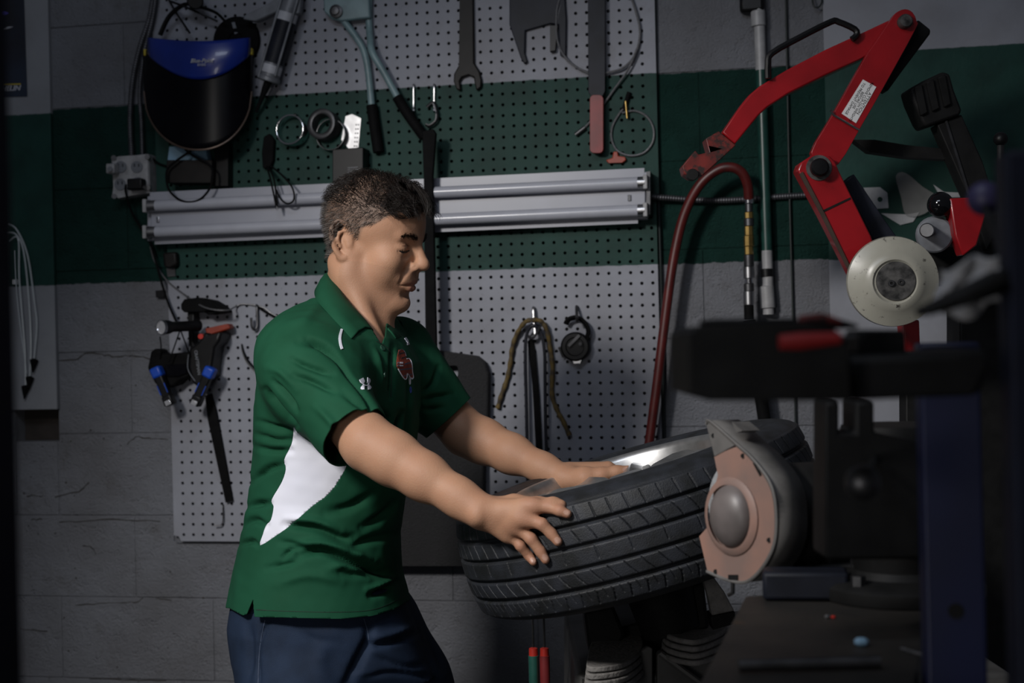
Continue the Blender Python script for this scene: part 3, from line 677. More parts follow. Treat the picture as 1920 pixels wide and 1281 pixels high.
MB().lathe([(.0125, 0), (.0165, .002), (.0165, .05), (.0125, .052)], W(1437, 536, .022), W(1441, 590, .022)-W(1437, 536, .022), 18).build('coupling', 'pipe_white', t)
MB().lathe([(.0125, 0), (.0150, .001), (.0150, .018), (.0125, .019)], W(1437, 504, .022), W(1441, 590, .022)-W(1437, 536, .022), 18).build('collar', 'black_plastic', t)
MB().lathe([(.0125, 0), (.0165, .002), (.0165, .035), (.0125, .037)], W(1421, 20, .022), W(1427, 132, .022)-W(1421, 0, .022), 18).build('coupling', 'pipe_white', t)
MB().box(W(1410, 8, .02), (.055, .03, .04)).build('pipe_bracket', 'black_plastic', t, bevel=.008)
wtube([(1522, -10, .015), (1525, 10, .02), (1534, 14, .02), (1541, 4, .02), (1540, -10, .015)], .002).build('wire_loop', 'wire_dark', label='small dark wire loop on white wall at top', cat='wire')
MB().tube([W(1404.5, 602, .062), W(1420, 700, .05), W(1450, 900, .045)], .0145, 14).build('drop_hose', 'black_rubber', label='thick black hose hanging below the brass fittings', cat='hose')
# --- red air hose with brass fittings
t = thing('air_hose', 'dark red air hose arching up the wall with brass fittings', 'hose', W(1212, 880, .06))
wtube([(1196, 1040, .06), (1212, 875, .065), (1232, 720, .07), (1252, 560, .07), (1266, 470, .07), (1284, 400, .075), (1312, 347, .085), (1345, 319, .09), (1372, 314, .09), (1392, 325, .085), (1402, 348, .075), (1404, 372, .065)], .0112, 14, 10).build('hose', 'hose_red', t)
zz = [(366, .0095, 'steel_dark'), (370, .0115, 'chrome'), (382, .0085, 'steel_dark'), (398, .0100, 'brass'), (410, .0115, 'steel_dark'), (424, .0100, 'brass'), (442, .0115, 'brass'), (462, .0100, 'brass'), (478, .0115, 'steel_dark'), (500, .0125, 'steel'), (522, .0105, 'chrome'), (532, .0115, 'steel_dark'), (546, .0125, 'steel'), (572, .011, 'black_rubber')]
for (y0, r, m), (y1, _, _) in zip(zz, zz[1:]+[(600, 0, 0)]):
    MB().cyl(W(1404, y0, .062), W(1404.5, y1, .062), r, 8 if m == 'brass' else 16, bev=.001).build('fitting', m, t)
# ================================================================ wheel
mat('tyre_rubber', (0.020, 0.0225, 0.0285), 0.55, var=0.5, vscale=35, col2=(0.010, 0.011, 0.012), bump=0.25, bscale=500, spec=0.4, dirt=((0.055, 0.055, 0.055), 22, 0.66))
mat('alloy', (0.50, 0.50, 0.50), 0.32, 0.85, var=0.25, vscale=40)
WC = P(1196, 966, 2.38); WR = 0.305; WH = 0.098
WA = (-math.sin(math.radians(15.0))*RT0 + math.cos(math.radians(15.0))*UP0 - math.tan(math.radians(-0.8))*FW).normalized()
WU = (RT0 - WA*RT0.dot(WA)).normalized(); WV = WA.cross(WU)
def wheel_pt(r, h, a): return WC + WA*h + (WU*math.cos(a)+WV*math.sin(a))*r
def tyre_mesh():
    NA = 2000
    # profile across the tyre: bead (top) -> sidewall -> tread -> sidewall -> bead (bottom)
    ctrl = [(0.188, 0.078), (0.196, 0.0865), (0.215, 0.0915), (0.240, 0.0925), (0.265, 0.0895), (0.284, 0.0830), (0.2935, 0.0765)]
    side = spline(ctrl, 6)
    tread = [(0.296+0.009*(1-(h/0.0755)**2)-0.0015*(abs(h)/0.0755)**6, h) for h in np.linspace(0.0755, -0.0755, 101)]
    prof = side + tread + [(r, -h) for r, h in reversed(side)]
    nt0, nt1 = len(side), len(side)+len(tread)
    pr = np.array(prof); n = len(pr)
    ang = np.arange(NA)*2*np.pi/NA
    R_ = np.repeat(pr[:, 0][None, :], NA, 0); H = np.repeat(pr[:, 1][None, :], NA, 0)
    h = pr[:, 1]
    dep = np.zeros((NA, n)); tr = np.zeros(n, bool); tr[nt0:nt1] = True
    for g, wd in ((0.0475, 0.0042), (0.0165, 0.0036), (-0.0165, 0.0036), (-0.0475, 0.0046)):      # four circumferential grooves
        dep = np.maximum(dep, (0.0075*np.clip(1.4-np.abs(h-g)/wd*1.4, 0, 1)*tr)[None, :].repeat(NA, 0))
    A = ang[:, None]; Hh = h[None, :]
    def sip(num, phase, curve, lo, hi, wd, d):
        s = A*0.30 + phase + curve(Hh)
        p = 2*np.pi*0.30/num
        x = np.abs((s/p) % 1.0 - 0.5)*p
        return d*np.clip(1.3-x/wd*1.3, 0, 1)*((Hh > lo) & (Hh < hi))
    nt = 72
    dep = np.maximum(dep, sip(nt, 0, lambda q: 0.22*q, 0.052, 0.074, 0.0016, 0.0022))
    dep = np.maximum(dep, sip(nt, .006, lambda q: 0.5*q+9*(q-.03)**2, 0.0205, 0.044, 0.0010, 0.004))
    dep = np.maximum(dep, sip(nt/2, .01, lambda q: 0.1*q, -0.007, 0.0125, 0.0010, 0.003))
    dep = np.maximum(dep, sip(nt, .003, lambda q: 0.65*q-10*(q+.03)**2, -0.043, -0.0205, 0.0010, 0.004))
    dep = np.maximum(dep, sip(nt, .009, lambda q: -0.12*q, -0.074, -0.056, 0.0014, 0.0035))
    dep = np.maximum(dep, sip(nt*2, .002, lambda q: 0.3*q, -0.066, -0.052, 0.0009, 0.003))
    # faint moulded rings and letters on the side walls
    rr = pr[:, 0]; sw = ~tr
    dep += (0.0006*(np.abs(((rr-0.2)/0.014) % 1.0-0.5) < 0.08)*sw)[None, :]
    Rm = R_-dep*tr[None, :]; Hm = H - np.sign(H)*dep*sw[None, :]
    c, s = np.cos(ang)[:, None], np.sin(ang)[:, None]
    wu, wv, wa = (np.array(v) for v in (WU, WV, WA))
    V = (Rm*c)[..., None]*wu + (Rm*s)[..., None]*wv + Hm[..., None]*wa
    V = V.reshape(-1, 3)
    i = np.arange(NA)[:, None]; k = np.arange(n-1)[None, :]; j = (i+1) % NA
    Fq = np.stack([i*n+k, j*n+k, j*n+k+1, i*n+k+1], -1).reshape(-1, 4)
    return V, Fq
def np_mesh(name, V, Q, smooth=True):
    me = bpy.data.meshes.new(name); V = np.asarray(V, np.float32); Q = np.asarray(Q, np.int32); m = Q.shape[1]
    me.vertices.add(len(V)); me.vertices.foreach_set('co', V.ravel())
    me.loops.add(Q.size); me.loops.foreach_set('vertex_index', Q.ravel())
    me.polygons.add(len(Q)); me.polygons.foreach_set('loop_start', np.arange(0, Q.size, m, dtype=np.int32))
    me.polygons.foreach_set('use_smooth', np.full(len(Q), smooth)); me.update(calc_edges=True); me.validate()
    return me
wheel = thing('car_wheel', 'black car tyre on silver alloy rim tilted in the hands of the man', 'wheel', WC)
tv, tf = tyre_mesh()
me = np_mesh('tyre', tv, tf); link('tyre', me, 'tyre_rubber', wheel)
TV = tv[:, :] + np.array(WC)
st = 4                                                  # coarse copy of the tyre for resting hands on it
NTn = len(tv)//2000
cs = TV.reshape(2000, NTn, 3)[::20, ::4]
cf = []
a_, b_ = cs.shape[:2]
for i in range(a_):
    for k in range(b_-1): cf.append((i*b_+k, ((i+1) % a_)*b_+k, ((i+1) % a_)*b_+k+1, i*b_+k+1))
TYRE = BVHTree.FromPolygons([Vector(v) for v in cs.reshape(-1, 3)], cf)
def ray(bvh, px, py):
    d = (FW + RT*((px-960)/F) - UP*((py-640.5)/F)); h = bvh.ray_cast(CAM, d.normalized())
    return h[0], h[1]
def depth(p): return (p-CAM).dot(FW)
def tyre_d(px, py, dflt=2.2):
    h, n = ray(TYRE, px, py); return depth(h) if h else dflt
MB().lathe([(.186, .074), (.193, .083), (.1935, .087), (.190, .0885), (.185, .086), (.181, .078), (.176, .05), (.170, .02), (.165, -.03), (.176, -.066), (.190, -.08), (.193, -.0875), (.188, -.080), (.178, -.06), (.168, -.03), (.174, .02), (.180, .05)], WC, WA, 96, closed=True).build('rim', 'alloy', wheel)
for k in range(10):                                     # ten faceted spokes
    a0 = k*2*math.pi/10+0.15; rows = []
    for r, wdt, hh in ((.030, .014, .058), (.075, .017, .070), (.13, .021, .074), (.172, .028, .071)):
        u = WU*math.cos(a0)+WV*math.sin(a0); v = WA.cross(u); c = WC+u*r
        rows.append([c-v*wdt+WA*(hh-.03), c-v*wdt*.9+WA*(hh-.010), c+WA*hh, c+v*wdt*.9+WA*(hh-.010), c+v*wdt+WA*(hh-.03)])
    MB().grid(rows).build('spoke', 'alloy', wheel, smooth=12, solid=.004)
MB().lathe([(.001, .072), (.028, .072), (.036, .064), (.040, .045), (.040, -.02), (.001, -.02)], WC, WA, 32).build('hub', 'alloy', wheel)
MB().lathe([(.172, -.032), (.172, -.036), (.03, -.036), (.03, -.032)], WC, WA, 48, closed=True).build('inner_disc', 'steel_dark', wheel)

# ================================================================ tyre changer with red helper arms
mat('machine_red', (0.30, 0.006, 0.010), 0.34, var=0.25, vscale=14, coat=0.25, dirt=((0.10, 0.004, 0.005), 28, 0.68))
mat('machine_grey', (0.10, 0.098, 0.095), 0.5, 0.3, var=0.4, vscale=14)
mat('machine_dark', (0.010, 0.010, 0.010), 0.6, var=0.4, spec=0.2)
mat('roller_white', (0.34, 0.33, 0.28), 0.32, var=0.12, vscale=20, dirt=((0.05, 0.045, 0.04), 75, 0.60), detail=2.0)
mat('hub_steel', (0.14, 0.135, 0.13), 0.5, 0.6, col2=(0.03, 0.03, 0.03), vscale=60)
mat('plaster_pad', (0.22, 0.21, 0.20), 0.8, var=0.3, vscale=80, bump=.6, bscale=160)
DA = 2.72
tc = thing('tyre_changer', 'tyre changing machine with red jointed arms, white roller and dark base', 'machine', P(1560, 1281, DA)*1.0 - Vector((0, 0, 0.0)))
# upper boom
dprism([(1697, 18), (1669, 37), (1620, 60), (1550, 92), (1477, 130), (1425, 161), (1405, 178), (1392, 194), (1354, 249), (1366, 260), (1378, 271), (1422, 217), (1440, 200), (1477, 176), (1550, 140), (1620, 108), (1700, 66), (1719, 50), (1717, 30), (1708, 21)], DA, .05).build('boom', 'machine_red', tc, bevel=.004)
dprism(spline([(1697, 17), (1680, 24), (1668, 40), (1640, 82), (1622, 108), (1565, 209), (1521, 286), (1548, 300), (1572, 308), (1616, 235), (1660, 158), (1716, 56), (1719, 40), (1711, 23)], 3, True), DA-.022, .02).build('swing_link', 'machine_red', tc, bevel=.003)
dprism([(1721, 36), (1746, 57), (1744, 64), (1690, 136), (1664, 172), (1650, 160), (1700, 80)], DA+.03, .04).build('link_back', 'machine_dark', tc, bevel=.004)
dprism([(1495, 319), (1500, 306), (1524, 290), (1557, 293), (1566, 303), (1574, 322), (1634, 444), (1652, 500), (1620, 540), (1600, 520), (1539, 400)], DA-.045, .045).build('lower_link', 'machine_red', tc, bevel=.003)
dprism([(1499, 326), (1505, 322), (1546, 400), (1604, 520), (1598, 522), (1539, 402)], DA-.049, .004).build('edge_plate', 'edge_bronze', tc)
dprism([(1543, 394), (1594, 370), (1595.5, 373.5), (1544.5, 398)], DA-.0462, .0015).build('seam', 'machine_dark', tc)
dprism([(1583, 341), (1601, 326), (1666, 422), (1700, 470), (1660, 500), (1634, 444)], DA+.01, .04).build('rear_bar', 'gun_grey' if False else 'navy_steel', tc, bevel=.002)
for x, y, r, m, dz in ((1695, 42, .0135, 'hub_steel', -.035), (1535, 315, .017, 'black_plastic', -.07)):
    MB().lathe([(.001, 0), (r, 0), (r, -.012), (r*.8, -.016), (.001, -.017)], P(x, y, DA+dz+.012), FW, 24).build('pivot_bolt', m, tc)
MB().lathe([(.012, 0), (.024, 0), (.024, -.003), (.012, -.003)], P(1535, 315, DA-.045), FW, 28, closed=True).build('pivot_washer', 'hub_steel', tc)
dtube([(1440, 147, DA-.01), (1440, 120, DA-.01), (1447, 100, DA-.01), (1500, 70, DA-.01), (1558, 41, DA-.01), (1572, 41, DA-.01), (1603, 55, DA-.01), (1606, 66, DA-.01), (1597, 74, DA-.01)], .0062, 8, 3).build('grab_handle', 'black_plastic', tc)
MB().tube([P(1558, 207, DA-.03), P(1563, 216, DA-.026), P(1611, 244, DA-.026)], .0022, 8).build('pin', 'steel', tc)
st_ = dprism([(1618, 149), (1643, 163), (1605, 231), (1578, 213)], DA-.0232, .001).build('warning_label', 'white_plain', tc)
ex = P(1591.5, 222, DA)-P(1630.5, 156, DA); ey = P(1643, 163, DA)-P(1618, 149, DA)
for k, (tx, sz) in enumerate((('ATTENTION', .0085), ('REMOVE CLIP-ON WEIGHTS', .0068), ('BEFORE USE', .0068), ('TO PREVENT DAMAGE', .0068))):
    c = P(1611.3, 189.3, DA-.0236) + ey*(.34-.22*k)
    text('print', tx, sz, c, ex, ey, MATS['black_plastic'], st_, ext=.0001)
c_ = dprism([(1323, 260), (1348, 246), (1380, 272), (1350, 300), (1319, 328), (1296, 334), (1283, 326), (1279, 312), (1292, 296), (1304, 282), (1310, 290), (1330, 285)], DA-.01, .05).build('claw', mat('claw_red', (.16, .012, .008), .5, var=.5, dirt=((.02, .008, .006), 40, .5)), tc, bevel=.003)
dprism(circ(1299, 327, 11, 16), DA-.02, .02).build('claw_roller', 'machine_dark', tc, bevel=.002)
# white roller disc
MB().lathe([(.001, .02), (.074, .02), (.080, .016), (.0825, .006), (.081, -.004), (.066, -.012), (.054, -.020), (.046, -.026), (.040, -.027), (.036, -.023), (.001, -.023)], P(1674, 528, 2.58), (FW+RT0*.10+UP0*.05).normalized(), 64).build('roller', 'roller_white', tc)
hubp = P(1680, 527, 2.553); hax = (FW+RT0*.10+UP0*.05).normalized()
hb = MB().lathe([(.001, 0), (.0345, 0), (.0350, .001), (.0350, .006), (.001, .006)], hubp, hax, 40).build('roller_hub', 'hub_steel', tc)
for x in (1671, 1689):
    MB().lathe([(.0025, 0), (.006, 0), (.0055, -.003), (.0025, -.003)], P(x, 529 if x > 1680 else 531, 2.552), hax, 14, closed=True).build('screw', 'steel_dark', hb)
MB().cyl(P(1674, 528, 2.6), P(1650, 505, DA), .02, 18).build('roller_axle', 'steel_dark', tc)
dprism([(1694, 600), (1724, 600), (1726, 662), (1698, 662)], DA, .05).build('upright', 'machine_red', tc, bevel=.003)
dprism([(1698, 663), (1726, 663), (1730, 1400), (1702, 1400)], DA, .05).build('upright_post', 'machine_dark', tc, bevel=.003)
# black clamp head and lever on the right
dprism([(1705, 166), (1730, 152), (1768, 134), (1781, 138), (1790, 170), (1804, 206), (1800, 216), (1736, 238), (1728, 226), (1712, 190)], DA+.05, .07).build('clamp_head', 'machine_dark', tc, bevel=.005)
for k in range(3):
    x = 1722+22*k; dprism([(x-7, 163-9*k), (x+6, 157-9*k), (x+17, 212-8*k), (x+5, 217-8*k)], DA+.043, .01).build('head_rib', 'machine_dark', tc, bevel=.002)
dprism([(1757, 233), (1803, 214), (1842, 300), (1880, 420), (1850, 470), (1815, 366)], DA+.06, .05).build('clamp_arm', 'machine_dark', tc, bevel=.003)
dprism([(1772, 228), (1776, 226), (1820, 366), (1815, 366)], DA+.056, .004).build('arm_edge', 'steel_dark', tc)
dprism([(1600, 262), (1640, 262), (1700, 272), (1780, 280), (1790, 300), (1700, 295), (1630, 285)], DA+.10, .03).build('cross_bar', 'machine_dark', tc, bevel=.003)
MB().ell(P(1876, 261, DA), (.0135, .0135, .0135)).build('lever_knob', 'black_plastic', tc)
MB().tube([P(1876, 270, DA), P(1878, 430, DA+.05)], .007, 10).build('lever_rod', 'steel_dark', tc)
MB().ell(P(1763, 384, DA-.10), (.024, .024, .024), None, 28, 18).build('ball_knob', mat('gloss_black', (.004, .004, .005), .08, var=.1), tc)
MB().cyl(P(1738, 432, DA-.14), P(1738, 432, DA-.08), .0135, 22, bev=.002).build('bolt_head', 'steel', tc)
MB().cyl(P(1752, 440, DA-.09), P(1752, 440, DA+.06), .034, 28, bev=.003).build('pulley', 'gun_grey', tc)
MB().ell(P(1784, 398, DA-.09), (.016, .014, .012)).build('cap', 'brass', tc)
dprism([(1780, 372), (1822, 370), (1850, 400), (1832, 460), (1806, 480), (1790, 440)], DA-.12, .04).build('red_cover', 'machine_red', tc, bevel=.003)
# column tying the arms to the base
dprism([(1800, 440), (1900, 440), (1900, 1900), (1800, 1900)], DA+.08, .09).build('column', 'machine_dark', tc, bevel=.004)
dprism([(1640, 470), (1700, 450), (1830, 470), (1830, 540), (1700, 530)], DA+.06, .05).build('arm_bracket', 'machine_dark', tc, bevel=.003)
# base under the wheel
bz = P(1230, 1210, 2.42).z
base = dprism([(1080, 1262), (1420, 1262), (1900, 1262), (1900, 2080), (1080, 2080)], 2.36, .55).build('cabinet', 'machine_grey', tc, bevel=.01)
dprism([(1098, 1290), (1215, 1212), (1224, 1216), (1224, 1400), (1098, 1400)], 2.345, .012).build('front_panel', 'machine_grey', tc, bevel=.002)
dprism([(1232, 1228), (1240, 1222), (1336, 1300), (1336, 1400), (1232, 1400)], 2.33, .02).build('front_panel', 'machine_grey', tc, bevel=.002)
MB().tube([P(1238, 1226, 2.325), P(1340, 1302, 2.30)], .006, 8).build('edge_rail', 'machine_grey', tc)
dprism([(1260, 1222), (1345, 1222), (1320, 1300), (1275, 1300)], 2.34, .03).build('slide_block', 'machine_grey', tc, bevel=.004)
for front, zref in (([(1100, 1240), (1108, 1251), (1150, 1248), (1182, 1237), (1206, 1211), (1190, 1185), (1120, 1188)], P(1150, 1248, 2.24).z), ([(1244, 1180), (1258, 1193), (1300, 1201), (1335, 1193), (1362, 1177), (1350, 1160), (1265, 1160)], P(1300, 1200, 2.28).z)):
    q = [T(x, y, zref) for x, y in spline(front, 4, True)]; cc = sum(q, Vector())/len(q)
    for k in range(4):
        MB().prism([p+(p-cc)*(.035*k)-UP0*.0105*k for p in q], -UP0*.0085).build('jaw_plate', 'plaster_pad', tc, bevel=.0028)
dprism([(1318, 1084), (1335, 1078), (1358, 1110), (1377, 1146), (1335, 1155), (1328, 1120)], 2.28, .03).build('support_pad', 'plaster_pad', tc, bevel=.002)
dprism([(1332, 1156), (1378, 1147), (1380, 1170), (1336, 1182)], 2.275, .05).build('pad_carrier', 'machine_dark', tc, bevel=.002)
# dark turntable mass carrying the wheel
def mass(pts, d, th, nm='turntable_arm'): return dprism(pts, d, th).build(nm, 'machine_dark', tc, bevel=.006)
mass([(1095, 1150), (1150, 1135), (1172, 1190), (1150, 1240), (1105, 1230)], 2.42, .12)
mass([(1226, 1115), (1320, 1090), (1330, 1180), (1260, 1200), (1232, 1190)], 2.36, .16)
mass([(1150, 1180), (1270, 1150), (1280, 1262), (1140, 1262)], 2.46, .2, 'turntable_post')
MB().lathe([(.05, -.2), (.06, -.11), (.12, -.105), (.12, -.0995), (.001, -.0995)], WC, WA, 40).build('turntable_plate', 'machine_dark', tc)

# paint-handled tools standing beside the machine
for x, col, lb in ((1000, mat('grip_green', (.02, .10, .08), .45), 'screwdriver with green handle and red collar standing below the tyre'), (1021, mat('grip_red', (.19, .02, .022), .5), 'screwdriver with worn red handle standing below the tyre')):
    t = thing('screwdriver', lb, 'screwdriver', P(x, 1420, 2.62))
    a = P(x, 1226, 2.62)
    MB().lathe([(.004, 0), (.0095, .004), (.0095, .05), (.008, .06), (.0095, .07), (.0095, .12), (.005, .125)], a, -UP0, 14).build('handle', col, t)
    MB().lathe([(.003, -.012), (.008, -.010), (.0085, .004), (.0085, .006)], a, -UP0, 14).build('collar', 'signal_red', t)
    MB().tube([a+UP0*.1, a], .0022, 8).build('shaft', 'steel_dark', t)
MB().box(P(1008, 1420, 2.62)-UP0*.03, (.07, .07, .20)).build('tool_bin', 'machine_dark', label='dark tool bin holding the screwdrivers below the tyre', cat='bin', bevel=.004)

# bits of plastic sheet and paper tucked behind the arms
mat('film', (.35, .35, .35), .25, alpha=.35)
wprism([(1619, 352), (1650, 351), (1664, 362), (1666, 390), (1640, 392)], .0152, .002, [circ(1650, 374, 5, 10)]).build('paper_tag', mat('paper', (.42, .43, .45), .7), label='white paper tag with round hole behind red lower link', cat='tag')
wprism(spline([(1680, 330), (1698, 324), (1730, 350), (1760, 372), (1735, 400), (1700, 404), (1690, 370)], 3, True), .0152, .012).build('plastic_wrap', 'film', label='crumpled clear plastic wrap behind the black ball knob', cat='wrap')
wprism([(1652, 400), (1700, 402), (1724, 398), (1712, 416), (1688, 422)], .0152, .003).build('paper_scrap', 'paper', label='white paper scrap below the clear plastic wrap', cat='paper')
wprism([(1750, 346), (1770, 360), (1812, 362), (1815, 370), (1764, 370)], .0152, .003).build('paper_scrap', 'paper', label='white paper strip above the red cover', cat='paper')

# ================================================================ steel bench and bench grinder
mat('bench_top', (0.030, 0.026, 0.022), 0.6, 0.2, col2=(0.016, 0.015, 0.014), vscale=9, bump=.25, bscale=60, dirt=((.06, .035, .018), 20, .66))
mat('guard_pink', (0.30, 0.165, 0.125), 0.55, col2=(0.20, 0.135, 0.115), vscale=12, dirt=((.12, .09, .08), 26, .63))
mat('guard_grey', (0.12, 0.115, 0.11), 0.6, var=.35, vscale=30)
mat('dome_grey', (0.15, 0.13, 0.125), 0.42, var=.35, vscale=18)
mat('stone', (0.30, 0.31, 0.32), 0.9, bump=.5, bscale=400)
ZT = T(1450, 1128, 1.085).z
bench = thing('work_bench', 'dark oily steel work bench carrying the bench grinder', 'bench', (T(1600, 1200, ZT).x, T(1600, 1200, ZT).y, 0))
bl, bl2, br, br2 = T(1398, 1118, ZT), T(1262, 1400, ZT), T(1745, 1092, ZT), T(1700, 1400, ZT)
MB().prism([bl, T(1312, 1281, ZT), bl2, br2, br], (0, 0, -.035)).build('top', 'bench_top', bench, bevel=.003)
for p in (bl.lerp(br, .08), bl2.lerp(br2, .06), br.lerp(bl, .1), br2.lerp(bl2, .1)):
    c = (bl+bl2+br+br2)/4; p = p.lerp(c, .12); MB().box((p.x, p.y, (ZT-.035)/2), (.05, .05, ZT-.036)).build('leg', 'machine_dark', bench)
# grinder
GC = P(1388, 965, 1.80); GN = (-RT0*math.sin(math.radians(57)) - FW*math.cos(math.radians(57)) + UP0*.03).normalized()
def GP(px, py, h=0.0):
    r = FW + RT*((px-960)/F) - UP*((py-640.5)/F); o = GC+GN*h
    return CAM + r*((o-CAM).dot(GN)/r.dot(GN))
g = thing('bench_grinder', 'bench grinder with rusty pink wheel guard and domed cap', 'grinder', (GC.x, GC.y, ZT))
outl = spline([(1339, 857), (1360, 846), (1383, 837)], 3)[:-1] + spline([(1383, 837), (1411, 863), (1442, 905), (1453, 953), (1452, 1014), (1432, 1059), (1400, 1089), (1366, 1087), (1326, 1070)], 5) + [(1311, 1006), (1326, 989), (1334, 960), (1338, 920), (1346, 891)]
MB().prism([GP(x, y) for x, y in outl], -GN*.003).build('guard_cover', 'guard_pink', g, bevel=.0008)
rim_px = spline([(1324, 796), (1332, 790), (1383, 834), (1413, 862), (1444, 905), (1455.5, 953), (1454, 1014), (1434, 1060), (1402, 1091), (1366, 1089), (1325, 1072)], 6)
rows = [[GP(x, y)+GN*.0015 for x, y in rim_px], [GP(x, y)-GN*.052 for x, y in rim_px]]
MB().grid(rows).build('guard_shell', 'guard_grey', g, solid=.0025)
MB().prism([GP(x, y, -.048) for x, y in outl], -GN*.003).build('guard_back', 'guard_grey', g)
MB().tube([GP(x, y, .001) for x, y in rim_px], .0017, 6).build('guard_lip', 'guard_grey', g)
MB().prism([GP(x, y, .001) for x, y in ((1324, 797), (1333, 792), (1381, 833), (1339, 857))], -GN*.004).build('spark_bracket', 'guard_grey', g, bevel=.001)
MB().prism([GP(1372, 791, -.004), GP(1392, 808, -.004), GP(1380, 812, -.004)], -GN*.03).build('spark_tab', 'guard_grey', g)
for x, y in ((1338, 817), (1393, 855), (1442, 1013), (1342, 1072)):
    MB().cyl(GP(x, y, .0002), GP(x, y, .0012), .0032, 10).build('hole_mark', 'machine_dark', g)
MB().prism([GP(x, y, .0015) for x, y in ((1411, 868), (1416, 868), (1427, 890), (1424, 893))], -GN*.001).build('slot', 'machine_dark', g)
MB().prism([GP(x, y, .0015) for x, y in ((1365, 1078), (1383, 1078), (1383, 1088), (1365, 1088))], -GN*.001).build('slot', 'machine_dark', g)
gu = GN.cross(UP0).normalized(); gv = gu.cross(GN)
R = Matrix((gu, gv, GN)).transposed()
MB().ell(GP(1372, 968, .004), (.036, .040, .020), R, 36, 20).build('dome_cap', 'dome_grey', g)
MB().lathe([(.048, 0), (.050, .002), (.044, .006), (.040, .006)], GP(1372, 968, 0), GN, 36, closed=True).build('dome_flange', 'guard_pink', g)
MB().lathe([(.012, -.012), (.061, -.012), (.062, -.014), (.062, -.034), (.061, -.036), (.012, -.036)], GP(1374, 950, 0), GN, 60, closed=True).build('grinding_wheel', 'stone', g)
MB().tube([GP(1374, 1086, -.004), GP(1374, 1112, -.004), GP(1366, 1116, -.004)], .0028, 6).build('bracket_wire', 'steel_dark', g)
ma = GC-GN*.050
MB().lathe([(.001, 0), (.045, 0), (.052, -.008), (.064, -.03), (.068, -.045), (.068, -.13), (.062, -.15), (.045, -.16), (.001, -.16)], ma-UP0*.006, GN, 40).build('motor', 'guard_grey' if False else 'machine_dark', g)
MB().lathe([(.001, -.16), (.045, -.16), (.085, -.17), (.087, -.175), (.087, -.215), (.08, -.22), (.001, -.22)], ma, GN, 40).build('far_guard', 'machine_dark', g)
pc = ma-GN*.105
MB().prism([pc-gu*.0+Vector((0, 0, -.05)) + GN*.05+gu*.05, pc+GN*.05-gu*.05+Vector((0, 0, -.05)), pc-GN*.06-gu*.05+Vector((0, 0, -.05)), pc-GN*.06+gu*.05+Vector((0, 0, -.05))], (0, 0, -(pc.z-.05-ZT)+.001)).build('pedestal', 'machine_dark', g, bevel=.004)
MB().box((pc.x, pc.y, ZT+.0115), (.21, .15, .021), Matrix((gu, GN.cross(gu), UP0)).transposed() if False else None).build('base_plate', 'machine_dark', g, bevel=.004)
# cast base with flange further along the bench
t = thing('swivel_base', 'round dark cast swivel base bolted to the steel bench', 'vise base', T(1640, 1100, ZT))
sb = T(1690, 1118, ZT)
MB().lathe([(.001, 0.0005), (.095, 0.0005), (.097, .004), (.097, .016), (.090, .022), (.06, .026), (.055, .034), (.06, .06), (.001, .06)], sb, UP0, 48).build('flange', 'machine_dark', t)
for an in (0.3, 2.2, 4.0): MB().cyl(sb+Vector((.08*math.cos(an), .08*math.sin(an), .022)), sb+Vector((.08*math.cos(an), .08*math.sin(an), .034)), .009, 6).build('bolt', 'steel_dark', t)
MB().lathe([(.058, .061), (.070, .065), (.072, .18), (.066, .205), (.001, .205)], sb, UP0, 40).build('column', 'machine_dark', t)
t2 = T(1590, 1118, ZT)
MB().box((t2.x-.05, t2.y-.02, ZT+.018), (.10, .045, .034)).build('steel_block', 'guard_grey' if False else 'navy_steel', label='small dark steel block on bench before the swivel base', cat='block', bevel=.005)
for (x, y), m, lb, sz in (((1615, 1212), 'light_blue', 'pale blue-grey crumb of plastic on the bench', .008), ((1552, 1160), 'steel', 'tiny metal shaving on the bench top', .004), ((1562, 1160), 'signal_red', 'tiny red wire nut on the bench top', .003)):
    p = T(x, y, ZT); MB().ell(p+UP0*sz*.55, (sz, sz*.8, sz*.6), None, 7, 5).build('debris', m, label=lb, cat='debris', smooth=0)
dtmp = [T(1690, 1220, ZT)+UP0*.002, T(1715, 1228, ZT)+UP0*.002, T(1738, 1234, ZT)+UP0*.002]
MB().tube(dtmp, .0016, 6).build('wire_offcut', 'cable', label='short pale wire offcut lying on the bench', cat='wire')
p0, p1 = T(1385, 1262, ZT)+UP0*.007, T(1650, 1255, ZT)+UP0*.007
MB().tube([p0, p1], .006, 10).build('steel_rod', 'steel_dark', label='long dark steel rod lying along bench front', cat='rod')

# ================================================================ out-of-focus things close to the camera
mat('post_blue', (0.003, 0.007, 0.045), 0.5, var=.3, vscale=8)
mat('post_navy', (0.005, 0.007, 0.018), 0.6, var=.3, spec=.2)
t = thing('rack_post', 'dark blue steel rack upright carrying the black drill head', 'rack', (P(1780, 1281, 1.30).x, P(1780, 1281, 1.30).y, 0))
pz = P(1782, 1000, 1.30)
ztop = P(1782, 640, 1.30).z
MB().box((pz.x, pz.y, ztop/2), (.052, .06, ztop-.002)).build('upright', 'post_blue', t, bevel=.003)
MB().box((pz.x, pz.y, .006), (.14, .14, .010)).build('foot_plate', 'post_navy', t)
for k in range(9): MB().cyl((pz.x, pz.y-.0305, .35+k*.1), (pz.x, pz.y-.0312, .35+k*.1), .007, 12).build('bolt_hole', 'machine_dark', t)
DV = 1.02
hd = thing('drill_head', 'blurred black drill head with lever mounted on the blue rack', 'drill', P(1560, 752, DV))
dprism([(1292, 626), (1310, 612), (1400, 606), (1500, 604), (1560, 612), (1590, 640), (1596, 752), (1330, 752), (1294, 740)], DV, .12).build('housing', 'machine_dark', hd, bevel=.006)
